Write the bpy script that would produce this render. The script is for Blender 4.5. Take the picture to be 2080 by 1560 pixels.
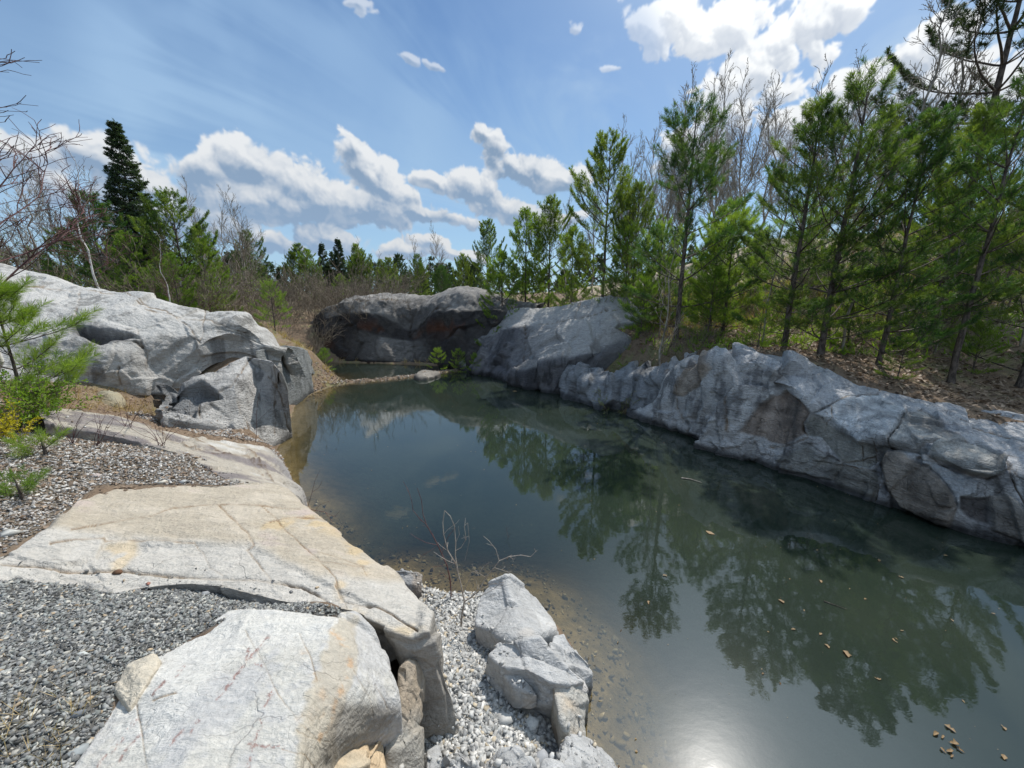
import bpy, math, random
import numpy as np
from mathutils import Vector
for o in list(bpy.data.objects): bpy.data.objects.remove(o)
R = math.radians
scene = bpy.context.scene
COL = scene.collection

# ------------------------------------------------------------------ camera
CAM_H, PITCH, F, CX, CY = 2.9, R(13.0), 781.0, 1040.0, 780.0
cam_d = bpy.data.cameras.new('camera'); cam = bpy.data.objects.new('camera', cam_d); COL.objects.link(cam)
cam.location = (0, 0, CAM_H); cam.rotation_euler = (R(90) - PITCH, 0, 0)
cam_d.sensor_width = 36.0; cam_d.lens = F / 2080 * 36; cam_d.clip_start = 0.05; cam_d.clip_end = 3000
scene.camera = cam

# ------------------------------------------------------------------ light
SUN_AZ, SUN_EL = R(35.0), R(54.0)          # azimuth clockwise from +Y
sun_d = bpy.data.lights.new('sun', 'SUN'); sun = bpy.data.objects.new('sun', sun_d); COL.objects.link(sun)
sun_d.energy = 4.6; sun_d.angle = R(0.53); sun_d.color = (1.0, 0.955, 0.89)
SUND = Vector((math.sin(SUN_AZ) * math.cos(SUN_EL), math.cos(SUN_AZ) * math.cos(SUN_EL), math.sin(SUN_EL)))
sun.rotation_euler = SUND.to_track_quat('Z', 'Y').to_euler()
sun.location = (5, 10, 30)

scene.view_settings.view_transform = 'Standard'; scene.view_settings.look = 'None'
scene.view_settings.gamma = 1.0; scene.view_settings.exposure = 0.0
scene.render.engine = 'CYCLES'
cy = scene.cycles
cy.max_bounces = 6; cy.diffuse_bounces = 3; cy.glossy_bounces = 3; cy.transmission_bounces = 3; cy.transparent_max_bounces = 8
cy.use_denoising = True; cy.caustics_reflective = False; cy.caustics_refractive = False
cy.sample_clamp_indirect = 6.0

def ray(px, py):
    """direction of a photograph pixel as traced from the tripod point"""
    px = np.asarray(px, float); py = np.asarray(py, float)
    u = (px - CX) / F; v = (CY - py) / F
    c, s = math.cos(PITCH), math.sin(PITCH)
    return np.stack([u, c + v * s, -s + v * c], -1)
def PZ(px, py, z):
    d = ray(px, py); t = (z - CAM_H) / d[..., 2]
    return d * t[..., None] + np.array([0, 0, CAM_H]) if np.ndim(t) else d * t + np.array([0, 0, CAM_H])
def PY(px, py, y):
    d = ray(px, py); t = y / d[..., 1]
    return d * t[..., None] + np.array([0, 0, CAM_H]) if np.ndim(t) else d * t + np.array([0, 0, CAM_H])
def proj(P):
    c, s = math.cos(PITCH), math.sin(PITCH)
    X = P[..., 0]; Y = P[..., 1]; Z = P[..., 2] - CAM_H
    dep = np.maximum(Y * c - Z * s, 0.05); up = Y * s + Z * c
    return np.stack([CX + F * X / dep, CY - F * up / dep], -1)

# ------------------------------------------------------------------ node helper
class NT:
    def __init__(s, tree): s.t = tree; s.n = tree.nodes; s.l = tree.links
    def new(s, typ, **kw):
        n = s.n.new(typ)
        for k, v in kw.items():
            if k == 'ins':
                for kk, vv in v.items():
                    if isinstance(vv, bpy.types.NodeSocket): s.l.new(vv, n.inputs[kk])
                    else: n.inputs[kk].default_value = vv
            else: setattr(n, k, v)
        return n
    def m(s, op, a, b=None, c=None, clamp=False):
        n = s.new('ShaderNodeMath', operation=op); n.use_clamp = clamp
        for i, v in enumerate((a, b, c)):
            if v is None: continue
            if isinstance(v, bpy.types.NodeSocket): s.l.new(v, n.inputs[i])
            else: n.inputs[i].default_value = v
        return n.outputs[0]
    def vm(s, op, a, b=None, sc=None):
        n = s.new('ShaderNodeVectorMath', operation=op)
        for i, v in enumerate((a, b)):
            if v is None: continue
            if isinstance(v, bpy.types.NodeSocket): s.l.new(v, n.inputs[i])
            else: n.inputs[i].default_value = v
        if sc is not None:
            if isinstance(sc, bpy.types.NodeSocket): s.l.new(sc, n.inputs['Scale'])
            else: n.inputs['Scale'].default_value = sc
        return n.outputs[1] if op in ('LENGTH', 'DOT_PRODUCT') else n.outputs[0]
    def mix(s, f, a, b, blend='MIX', clamp=True):
        n = s.new('ShaderNodeMix', data_type='RGBA', blend_type=blend); n.clamp_factor = clamp
        for i, v in ((0, f), (6, a), (7, b)):
            if isinstance(v, bpy.types.NodeSocket): s.l.new(v, n.inputs[i])
            else: n.inputs[i].default_value = v if i == 0 else (tuple(v) + (1,))[:4]
        return n.outputs[2]
    def noise(s, vec, scale, detail=4, rough=.55, dist=0.0, dim='3D'):
        n = s.new('ShaderNodeTexNoise', noise_dimensions=dim)
        if vec is not None: s.l.new(vec, n.inputs['Vector'])
        n.inputs['Scale'].default_value = scale; n.inputs['Detail'].default_value = detail
        n.inputs['Roughness'].default_value = rough; n.inputs['Distortion'].default_value = dist
        return n.outputs[0]
    def ss(s, x, a, b):
        n = s.new('ShaderNodeMapRange', interpolation_type='SMOOTHSTEP')
        s.l.new(x, n.inputs[0]); n.inputs[1].default_value = a; n.inputs[2].default_value = b
        return n.outputs[0]
    def mapping(s, vec, loc=(0, 0, 0), rot=(0, 0, 0), scale=(1, 1, 1), typ='POINT'):
        n = s.new('ShaderNodeMapping', vector_type=typ)
        s.l.new(vec, n.inputs['Vector']); n.inputs['Location'].default_value = loc
        n.inputs['Rotation'].default_value = rot; n.inputs['Scale'].default_value = scale
        return n.outputs[0]

# ------------------------------------------------------------------ world: sky and clouds
world = bpy.data.worlds.new('World'); scene.world = world; world.use_nodes = True
W = NT(world.node_tree); W.n.clear()
world.cycles.sampling_method = 'MANUAL'; world.cycles.sample_map_resolution = 512
def azel(px, py):
    d = ray(px, py); return np.array([math.atan2(d[0], d[1]), math.asin(d[2] / np.linalg.norm(d))])
# cumulus lumps: x, y, half width, half height, tilt (clockwise degrees in the view)
CUM = [(20, 310, 130, 46, 4), (190, 320, 110, 44, 14), (290, 370, 120, 50, 22), (330, 430, 160, 34, 8), 
       (440, 350, 80, 42, -8), (530, 340, 80, 50, 0), (610, 380, 90, 60, 20), (540, 410, 190, 46, 6), (712, 305, 36, 36, 0), (735, 355, 62, 40, 30), (790, 395, 70, 30, 20), (700, 425, 180, 38, 4), (860, 438, 90, 22, 8), 
       (975, 268, 28, 28, 10), (1000, 298, 26, 40, -20), (1030, 335, 30, 20, 20), (1105, 348, 82, 40, 6), (1060, 350, 60, 22, 0),
       (885, 378, 44, 18, 12), (970, 395, 62, 32, 20), (1045, 425, 46, 26, 10), (545, 492, 60, 20, 3), (660, 482, 56, 26, 16), (420, 470, 60, 20, 0),
       (820, 515, 45, 16, 0), (880, 497, 40, 20, 8), (930, 520, 50, 12, 0), (1130, 455, 50, 14, -10),
       (1310, 50, 52, 62, 20), (1360, 25, 60, 50, 0), (1430, 60, 55, 60, 30), (1500, 40, 80, 70, 0), (1560, 90, 110, 60, -25), (1650, 60, 90, 70, 0), (1700, 30, 50, 60, 30), (1520, 150, 70, 50, -20),
       (1600, 185, 60, 26, -30), (1600, 265, 80, 40, -30), (1750, 190, 150, 50, -35), (1850, 120, 90, 45, -35), (1500, 270, 60, 50, 0), (1420, 330, 80, 50, 0), (1900, 230, 160, 70, 0),
       (1172, 66, 21, 17, 0), (1252, 136, 24, 9, 0), (835, 118, 26, 13, 30), (890, 140, 26, 9, 30), (735, 12, 30, 14, 0)]
# numeric helpers
def _h(ix, iy, iz, seed):
    h = (ix.astype(np.int64) * 374761393 + iy.astype(np.int64) * 668265263 + iz.astype(np.int64) * 2147483647 + seed * 1274126177) & 0xffffffff
    h = ((h ^ (h >> 13)) * 1274126177) & 0xffffffff
    h = ((h ^ (h >> 16)) * 2246822519) & 0xffffffff
    return ((h ^ (h >> 15)) & 0xffffff) / float(0xffffff)
def vnoise(P, seed=0):
    i = np.floor(P).astype(np.int64); f = P - i; f = f * f * f * (f * (f * 6 - 15) + 10)
    out = 0
    for dx in (0, 1):
        for dy in (0, 1):
            for dz in (0, 1):
                w = (f[..., 0] if dx else 1 - f[..., 0]) * (f[..., 1] if dy else 1 - f[..., 1]) * (f[..., 2] if dz else 1 - f[..., 2])
                out = out + w * _h(i[..., 0] + dx, i[..., 1] + dy, i[..., 2] + dz, seed)
    return out * 2 - 1
def fbm(P, scale, octv=4, gain=.5, seed=0, ridged=False):
    a, s, t, n = 1.0, scale, 0, 0
    for k in range(octv):
        v = vnoise(P * s + 17.3 * k, seed + k)
        if ridged: v = 1 - 2 * np.abs(v)
        t = t + a * v; n += a; a *= gain; s *= 2.03
    return t / n
def voro(P, scale, seed=0, stretch=(1, 1, 1)):
    """nearest cell: returns F1, F2, cell random 3-vector, offset from the seed"""
    Q = P * scale * np.array(stretch); i = np.floor(Q).astype(np.int64)
    b1 = np.full(Q.shape[:-1], 9.0); b2 = b1.copy(); rr = np.zeros(Q.shape); off = np.zeros(Q.shape)
    for dx in (-1, 0, 1):
        for dy in (-1, 0, 1):
            for dz in (-1, 0, 1):
                c = i + np.array([dx, dy, dz])
                s = np.stack([_h(c[..., 0], c[..., 1], c[..., 2], seed + k) for k in (1, 2, 3)], -1)
                o = Q - (c + s); d = np.sqrt((o ** 2).sum(-1))
                m = d < b1
                b2 = np.where(m, b1, np.minimum(b2, d))
                b1 = np.where(m, d, b1)
                rr = np.where(m[..., None], s, rr); off = np.where(m[..., None], o, off)
    return b1, b2, rr, off
def smooth(x, a, b):
    t = np.clip((x - a) / (b - a), 0, 1); return t * t * (3 - 2 * t)
def facets(P, scale, amp, seed=0, stretch=(1, 1, 1), crack=.25, cw=.07, ids=False):
    """broken planes that meet in sharp arrises and joints: metres along the normal"""
    Q = P * scale * np.array(stretch); i = np.floor(Q).astype(np.int64)
    b1 = np.full(Q.shape[:-1], -9.0); b2 = b1.copy(); cid = np.zeros(Q.shape[:-1]); num = 0.0; den = 1e-290
    for dx in (-1, 0, 1):
        for dy in (-1, 0, 1):
            for dz in (-1, 0, 1):
                c = i + np.array([dx, dy, dz]); h = [_h(c[..., 0], c[..., 1], c[..., 2], seed + k) for k in range(1, 7)]
                o = Q - (c + np.stack(h[:3], -1)); g = np.stack(h[3:], -1) * 2 - 1
                pl_ = (h[0] + h[4] - 1) * .55 + (g * o).sum(-1) * .80; v = .45 * pl_ - .85 * (o ** 2).sum(-1)
                w = np.exp(np.clip(130 * v, -300, 300)); num = num + w * pl_; den = den + w
                m = v > b1; b2 = np.where(m, b1, np.maximum(b2, v)); b1 = np.where(m, v, b1)
                if ids: cid = np.where(m, h[1], cid)
    if ids: return cid
    return amp * (num / den) - amp * crack * (1 - smooth(b1 - b2, 0, cw))
def seg_dist(p, a, b):
    ab = b - a; t = np.clip(((p - a) @ ab) / max(ab @ ab, 1e-9), 0, 1)
    q = a + t[..., None] * ab; return np.sqrt(((p - q) ** 2).sum(-1))
def line_dist(p, pts):
    pts = np.asarray(pts, float); d = np.full(p.shape[:-1], 1e9)
    for a, b in zip(pts[:-1], pts[1:]): d = np.minimum(d, seg_dist(p, a, b))
    return d
def inside(p, poly):
    poly = np.asarray(poly, float); x, y = p[..., 0], p[..., 1]; r = np.zeros(x.shape, bool)
    for (x0, y0), (x1, y1) in zip(poly, np.roll(poly, -1, 0)):
        c = ((y0 > y) != (y1 > y)) & (x < (x1 - x0) * (y - y0) / (y1 - y0 + 1e-12) + x0); r ^= c
    return r
def sdf(p, poly):
    poly = [tuple(q) for q in poly]
    d = line_dist(p, poly + [poly[0]]); return np.where(inside(p, poly), d, -d)
def crop(n, pts):
    ox, oy, s = {2: (0, 480, .3365), 3: (0, 1000, .359), 4: (600, 1035, .3365), 5: (560, 400, .3365), 6: (1000, 640, .2596), 7: (1380, 640, .3365), 8: (1280, 200, .3846), 9: (0, 560, .3205)}[n]
    return [(ox + p[0] * s, oy + p[1] * s) + tuple(p[2:]) for p in pts]

def cloud_sheet(NX=3584, NY=896, az0=-68, az1=68):
    """cumulus and thin veil over the sky dome: rgb and cover for every direction above the horizon"""
    x0 = int((az0 + 180) / 360 * NX); x1 = int((az1 + 180) / 360 * NX)
    az = ((np.arange(NX) + .5) / NX * 2 - 1) * math.pi; el = (np.arange(NY) + .5) / NY * math.pi / 2
    A, E = np.meshgrid(az[x0:x1], el); d3 = np.stack([np.sin(A) * np.cos(E), np.cos(A) * np.cos(E), np.sin(E)], -1)
    w1 = np.stack([fbm(d3, 5, 3, .5, 1), fbm(d3, 5, 3, .5, 2)], -1); w2 = np.stack([fbm(d3, 22, 3, .6, 3), fbm(d3, 22, 3, .6, 4)], -1)
    p = np.stack([A, E], -1) + w1 * .022 + w2 * .014
    acc = np.full(A.shape, -3.0)
    for (x, y, rx, ry, rot) in CUM:
        c = azel(x, y); a = R(rot); e1 = azel(x + rx * math.cos(a), y + rx * math.sin(a)) - c; e2 = azel(x + ry * math.sin(a), y - ry * math.cos(a)) - c
        th = math.atan2(e1[1], e1[0]); q = p - c; u = (q[..., 0] * math.cos(th) + q[..., 1] * math.sin(th)) / np.hypot(*e1); v = (-q[..., 0] * math.sin(th) + q[..., 1] * math.cos(th)) / np.hypot(*e2)
        v = np.where(v < 0, v * 1.25, v)
        b = 1 - np.sqrt(u * u + v * v); h = np.clip(.5 + .5 * (b - acc) / .18, 0, 1); acc = acc * (1 - h) + b * h + .09 * h * (1 - h)
    bil = 0; am = .62; sc = 11.0; Pw = d3 + np.concatenate([w2, w2[..., :1]], -1) * .02
    for k in range(6):
        bil = bil + am * (np.abs(vnoise(Pw * sc + 9.1 * k, 50 + k)) - .27); am *= .60; sc *= 2.05
    fb = fbm(d3, 6, 4, .55, 7)
    right = smooth(A, .1, .45) * smooth(E, .12, .5)
    D = acc + .17 + bil * (1.15 + .5 * right) + fb * (.30 + 1.5 * right) - .36 * right - .10 * smooth(E, .50, .62) * (1 - right)
    thick = np.clip(D * 1.5, 0, 1.0)
    # light that comes down from the sun through the cloud: march in the sky plane
    px_ = NX / (2 * math.pi); T = np.zeros(A.shape)
    for s_ in (.008, .020, .036, .056, .080):
        dx = int(round(s_ * .35 * px_)); dy = int(round(s_ * .94 * px_))
        T += np.roll(np.roll(thick, -dy, 0), -dx, 1) * (1.0 if s_ < .02 else .8)
    L = np.exp(-.55 * T)
    dxg = np.roll(D, -2, 1) - np.roll(D, 2, 1) + .6 * (np.roll(D, -7, 1) - np.roll(D, 7, 1)); dyg = np.roll(D, -2, 0) - np.roll(D, 2, 0) + .6 * (np.roll(D, -7, 0) - np.roll(D, 7, 0))
    rel = np.clip(-(dxg * .45 + dyg * 1.0) * .75, -.30, .55)
    L = np.clip(L * .72 + .10 + rel * (.80 + .1 * L) + .42 * right, 0, 1)
    sv = np.array([math.sin(SUN_AZ) * math.cos(SUN_EL), math.cos(SUN_AZ) * math.cos(SUN_EL), math.sin(SUN_EL)]); near = d3 @ sv
    g = smooth(near, .74, .98)[..., None]
    wisp = np.zeros(A.shape)
    for (x, y, rx, ry, rot) in CUM[-5:]:
        c = azel(x, y); wisp = np.maximum(wisp, np.exp(-((A - c[0]) ** 2 + (E - c[1]) ** 2) / .09 ** 2))
    D = D - wisp * (.10 + .5 * np.abs(fbm(d3, 22, 4, .6, 91)))
    alpha = smooth(D, -.05, .24) * (1 - .45 * smooth(wisp, .1, .5))
    alpha = np.clip(alpha, 0, 1)
    lit = np.array([.86, .89, .92]) * (1 - g) + np.array([1.15, 1.17, 1.17]) * g
    shd = np.array([.235, .335, .475]) * (1 - g) + np.array([.62, .68, .79]) * g
    lowf = smooth(E, .45, .0)[..., None]; lit = lit * (1 - .18 * lowf); shd = shd * (1 + .25 * lowf)
    soft = smooth(fbm(d3, 9, 4, .6, 31) + .5 * bil, -.25, .55) * (1 - right); L = np.clip(L + .34 * soft * smooth(D, .9, .25), 0, 1)
    L = L * .8 + .40 * bil + .16 * fbm(Pw, 40, 4, .6, 35) + .06; L3 = (np.clip(L * 1.35 - .20, 0, 1) ** .95)[..., None]; C = shd * (1 - L3) + lit * L3
    # thin veil
    zz = np.maximum(d3[..., 2] + .12, .02); P2 = np.stack([d3[..., 0] / zz, d3[..., 1] / zz], -1); ca, sa = math.cos(R(58)), math.sin(R(58))
    Q = np.stack([(P2[..., 0] * ca + P2[..., 1] * sa) * .55, (-P2[..., 0] * sa + P2[..., 1] * ca) * 1.7, P2[..., 0] * 0], -1)
    Q = Q * .8 + np.stack([fbm(Q, .8, 3, .5, 21), fbm(Q, .8, 3, .5, 22), Q[..., 0] * 0], -1) * .9
    v = smooth(fbm(Q, 1.5, 7, .55, 23) + .35 * fbm(d3, 4, 5, .6, 33), -.20, .42) * (.30 + .70 * smooth(fbm(d3, 2.2, 3, .5, 29), -.30, .25))
    v = np.clip(v * (.50 + .35 * smooth(E, .75, .35)) + .02 + .55 * smooth(E, .60, .10) + .30 * g[..., 0], 0, .92) 
    vc = np.array([.33, .51, .76]) * (1 - g) + np.array([.62, .76, .92]) * g
    gs = smooth(near, .86, 1.0)[..., None]; vc = vc * (1 + 1.2 * gs ** 2); v = np.clip(v + .8 * gs[..., 0], 0, .96)
    vc = vc * (1 + .22 * smooth(E, .50, .05)[..., None] * np.array([1.3, 1, .4]))
    a_out = 1 - (1 - alpha) * (1 - v)
    rgb = (C * alpha[..., None] + vc * (v * (1 - alpha))[..., None]) / np.maximum(a_out, 1e-4)[..., None]
    IM = np.zeros((NY * 2, NX, 4), np.float32)
    # behind the camera: the same kind of broken sky, mirrored round
    IM[NY:, :, :3] = np.array([.42, .55, .75]); IM[NY:, :, 3] = .35
    IM[NY:, x0:x1, :3] = rgb; IM[NY:, x0:x1, 3] = a_out
    wdt = x1 - x0; n = x0
    IM[NY:, :x0] = IM[NY:, x0:x1][:, :n][:, ::-1] if n <= wdt else np.concatenate([IM[NY:, x0:x1]] * 2, 1)[:, :n][:, ::-1]
    n = NX - x1; IM[NY:, x1:] = IM[NY:, x0:x1][:, ::-1][:, :n]
    IM[:NY] = IM[NY:NY + 1]
    return IM
sheet = cloud_sheet()
simg = bpy.data.images.new('cloud_sheet', sheet.shape[1], sheet.shape[0], alpha=True, float_buffer=True)
simg.colorspace_settings.name = 'Non-Color'; simg.alpha_mode = 'CHANNEL_PACKED'; simg.pixels.foreach_set(sheet.ravel()); simg.update()
tc = W.new('ShaderNodeTexCoord')
env = W.new('ShaderNodeTexImage', interpolation='Cubic', extension='REPEAT'); env.image = simg
se = W.new('ShaderNodeSeparateXYZ', ins={0: tc.outputs['Generated']})
uu = W.m('ADD', W.m('DIVIDE', W.m('ARCTAN2', se.outputs[0], se.outputs[1]), 2 * math.pi), .5)
vv = W.m('ADD', W.m('DIVIDE', W.m('ARCSINE', se.outputs[2]), math.pi), .5)
W.l.new(W.new('ShaderNodeCombineXYZ', ins={0: uu, 1: vv}).outputs[0], env.inputs[0])
sky = W.new('ShaderNodeTexSky', sky_type='NISHITA'); sky.sun_disc = False
sky.sun_elevation = SUN_EL; sky.sun_rotation = SUN_AZ; sky.altitude = 300; sky.air_density = 1.0; sky.dust_density = .6; sky.ozone_density = 1.2
SK = W.mix(1.0, sky.outputs[0], (.78, 1.0, 1.16), 'MULTIPLY')
full = W.mix(env.outputs['Alpha'], SK, W.vm('SCALE', env.outputs['Color'], sc=10.0), clamp=False)
bg = W.new('ShaderNodeBackground', ins={'Color': full, 'Strength': .1})
wo = W.new('ShaderNodeOutputWorld'); W.l.new(bg.outputs[0], wo.inputs[0])

def make_mesh(name, V, faces, smooth_=False, col=None, mats=(), mat_idx=None, attrs=None):
    me = bpy.data.meshes.new(name)
    V = np.asarray(V, np.float32); fl = [np.asarray(f, np.int32) for f in (faces if isinstance(faces, list) else [faces]) if len(f)]
    tot = np.concatenate([np.full(len(f), f.shape[1], np.int32) for f in fl]); idx = np.concatenate([f.ravel() for f in fl])
    me.vertices.add(len(V)); me.vertices.foreach_set('co', V.ravel())
    me.loops.add(len(idx)); me.loops.foreach_set('vertex_index', idx)
    me.polygons.add(len(tot)); st = np.zeros(len(tot), np.int32); st[1:] = np.cumsum(tot)[:-1]
    me.polygons.foreach_set('loop_start', st); me.polygons.foreach_set('loop_total', tot)
    if smooth_: me.polygons.foreach_set('use_smooth', np.ones(len(tot), bool))
    for m in mats: me.materials.append(m)
    if mat_idx is not None: me.polygons.foreach_set('material_index', np.asarray(mat_idx, np.int32))
    me.update()
    if col is not None:
        a = me.color_attributes.new('tint', 'FLOAT_COLOR', 'POINT')
        c = np.ones((len(V), 4), np.float32); c[:, :3] = col; a.data.foreach_set('color', c.ravel())
    for k, v in (attrs or {}).items():
        a = me.attributes.new(k, 'FLOAT', 'POINT'); a.data.foreach_set('value', np.asarray(v, np.float32).ravel())
    return me
def obj(name, me, parent=None, loc=None):
    o = bpy.data.objects.new(name, me); COL.objects.link(o)
    if parent is not None: o.parent = parent
    if loc is not None: o.location = loc
    return o
def tag(o, label, cat, group=None, kind=None):
    if label: o['label'] = label
    if cat: o['category'] = cat
    if group: o['group'] = group
    if kind: o['kind'] = kind
    return o
def catmull(K, n_per):
    """K (k,3) key points, n_per[i] steps in each span"""
    K = np.asarray(K, float); E = np.vstack([2 * K[0] - K[1], K, 2 * K[-1] - K[-2]]); out = []
    for i, n in enumerate(n_per):
        p0, p1, p2, p3 = E[i:i + 4]
        t = (np.arange(n) / n)[:, None]
        out.append(.5 * ((2 * p1) + (p2 - p0) * t + (2 * p0 - 5 * p1 + 4 * p2 - p3) * t ** 2 + (3 * p1 - p0 - 3 * p2 + p3) * t ** 3))
    out.append(K[-1:]); return np.vstack(out)
def loft(rows, step=2.7, vs=0, us=0, cap0=None, cap1=None, hard_u=False):
    """rows (r,k,3) -> dense grid (nv,nu,3); vs/us passes of smoothing"""
    A = np.asarray(rows, float)
    if cap0 is not None: A = np.concatenate([A[:, :1] + np.array(cap0), A], 1)
    if cap1 is not None: A = np.concatenate([A, A[:, -1:] + np.array(cap1)], 1)
    pp = proj(A); du = np.sqrt(((pp[:, 1:] - pp[:, :-1]) ** 2).sum(-1)).max(0); dw = np.sqrt(((A[:, 1:] - A[:, :-1]) ** 2).sum(-1)).max(0)
    nu = np.clip(np.ceil(np.minimum(du / step, dw / .006)), 2, 260).astype(int)
    if hard_u:
        G = np.stack([np.vstack([np.vstack([a + (b - a) * (np.arange(n) / n)[:, None] for a, b, n in zip(r[:-1], r[1:], nu)]), r[-1:]]) for r in A])
    else: G = np.stack([catmull(r, nu) for r in A])
    gp = proj(G); dv = np.percentile(np.sqrt(((gp[1:] - gp[:-1]) ** 2).sum(-1)), 90, axis=1); dwv = np.percentile(np.sqrt(((G[1:] - G[:-1]) ** 2).sum(-1)), 90, axis=1)
    nv = np.clip(np.ceil(np.minimum(dv / step, dwv / .006)), 2, 200).astype(int)
    out = []
    for i, n in enumerate(nv):
        t = (np.arange(n) / n)[:, None, None]; out.append(G[i] + (G[i + 1] - G[i]) * t)
    out.append(G[-1:]); G = np.vstack(out)
    for _ in range(vs): G[1:-1] = .5 * G[1:-1] + .25 * (G[2:] + G[:-2])
    for _ in range(us): G[:, 1:-1] = .5 * G[:, 1:-1] + .25 * (G[:, 2:] + G[:, :-2])
    return G
def grid_normals(G):
    du = np.gradient(G, axis=1); dv = np.gradient(G, axis=0); n = np.cross(du, dv)
    return n / (np.linalg.norm(n, axis=-1, keepdims=True) + 1e-12)
def grid_faces(nv, nu):
    i = np.arange(nv * nu).reshape(nv, nu); return np.stack([i[:-1, :-1], i[:-1, 1:], i[1:, 1:], i[1:, :-1]], -1).reshape(-1, 4)

# ------------------------------------------------------------------ materials
def new_mat(name):
    m = bpy.data.materials.new(name); m.use_nodes = True; t = NT(m.node_tree); t.n.clear()
    out = t.new('ShaderNodeOutputMaterial'); return m, t, out
def rock_material(name, bump=.5, rough=.78, grain=1.0, streak=(1, 1, 1), spec=.3, fiss=1.0):
    m, t, out = new_mat(name)
    co = t.new('ShaderNodeTexCoord').outputs['Object']
    at = t.new('ShaderNodeAttribute', attribute_name='tint').outputs[0]
    st = t.mapping(co, (0, 0, 0), (R(20), R(35), R(30)), streak)
    n1 = t.noise(st, 9.0, 8, .68, .3); n2 = t.noise(co, 55.0, 5, .7); n3 = t.noise(co, 230.0, 3, .7)
    f = t.m('ADD', t.m('ADD', t.m('MULTIPLY', t.m('SUBTRACT', n1, .5), .85 * grain), t.m('MULTIPLY', t.m('SUBTRACT', n2, .5), 1.0 * grain)), t.m('MULTIPLY', t.m('SUBTRACT', n3, .5), .55 * grain))
    mul = t.m('ADD', 1.0, f)
    c = t.vm('SCALE', at, sc=mul)
    # small rusty and dark lichen spots belonging to the stone
    sp = t.ss(t.noise(co, 21.0, 5, .7), .62, .74)
    c = t.mix(t.m('MULTIPLY', sp, .35), c, (.30, .24, .17))
    sd = t.ss(t.noise(t.mapping(co, (5, 3, 1)), 33.0, 6, .75), .60, .72)
    c = t.mix(t.m('MULTIPLY', sd, .45), c, (.10, .10, .095))
    wv = t.new('ShaderNodeTexNoise', ins={'Vector': co, 'Scale': 4.0, 'Detail': 4.0})
    wc = t.vm('ADD', co, t.vm('SCALE', t.vm('SUBTRACT', wv.outputs[1], (.5, .5, .5)), sc=.30))
    fs = []
    for k, (sc_, wd_, dk) in enumerate(((1.7, .012, .62), (5.5, .018, .42))):
        v = t.new('ShaderNodeTexVoronoi', feature='DISTANCE_TO_EDGE', ins={'Vector': t.mapping(wc, (k, 2 * k, 0), (.3, .5, .2), (1, 2.2, 1.4)), 'Scale': sc_})
        msk = t.ss(t.noise(co, 1.6 + k, 3, .5), .46, .62)
        fs.append(t.m('MULTIPLY', t.m('MULTIPLY', t.m('SUBTRACT', 1.0, t.ss(v.outputs[0], .0, wd_)), msk), dk * fiss))
    fi = t.m('MAXIMUM', fs[0], fs[1])
    c = t.mix(fi, c, (.07, .06, .05))
    n1 = t.m('SUBTRACT', n1, t.m('MULTIPLY', fi, .5))
    chip = t.new('ShaderNodeTexVoronoi', feature='F1', ins={'Vector': t.mapping(wc, (0, 0, 0), (.2, .4, .1), (1, 1, 1.8)), 'Scale': 13.0, 'Detail': 2.0}).outputs[0]
    n1 = t.m('ADD', n1, t.m('MULTIPLY', chip, .45))
    h = t.m('ADD', t.m('ADD', t.m('MULTIPLY', n1, 1.0), t.m('MULTIPLY', n2, .35)), t.m('MULTIPLY', n3, .12))
    bp = t.new('ShaderNodeBump', ins={'Height': h, 'Strength': bump, 'Distance': .05})
    p = t.new('ShaderNodeBsdfPrincipled', ins={'Base Color': c, 'Roughness': rough, 'Normal': bp.outputs[0]})
    p.inputs['Specular IOR Level'].default_value = spec
    t.l.new(p.outputs[0], out.inputs[0]); return m
M_ROCK = rock_material('pale_marble_rock', .55, .76, .72, (1, 3.2, 1), fiss=.6)
M_WALL = rock_material('banded_grey_rock', .9, .7, 1.15, (1, 1, 4.0))
M_DARK = rock_material('shade_tinted_weathered_rock', .8, .75, 1.1, (1, 2, 3))
def attr_material(name, rough=.85, var=.35, scale=40.0, spec=.2, bump=0.0):
    m, t, out = new_mat(name)
    co = t.new('ShaderNodeTexCoord').outputs['Object']; at = t.new('ShaderNodeAttribute', attribute_name='tint').outputs[0]
    n = t.noise(co, scale, 5, .7)
    c = t.vm('SCALE', at, sc=t.m('ADD', 1.0, t.m('MULTIPLY', t.m('SUBTRACT', n, .5), var * 2)))
    p = t.new('ShaderNodeBsdfPrincipled', ins={'Base Color': c, 'Roughness': rough}); p.inputs['Specular IOR Level'].default_value = spec
    if bump: 
        b = t.new('ShaderNodeBump', ins={'Height': n, 'Strength': bump, 'Distance': .03}); t.l.new(b.outputs[0], p.inputs['Normal'])
    t.l.new(p.outputs[0], out.inputs[0]); return m
M_STONE = attr_material('gravel_stone', .8, .35, 60)
M_GROUND = attr_material('forest_soil', .95, .6, 28, .1, .9)
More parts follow.
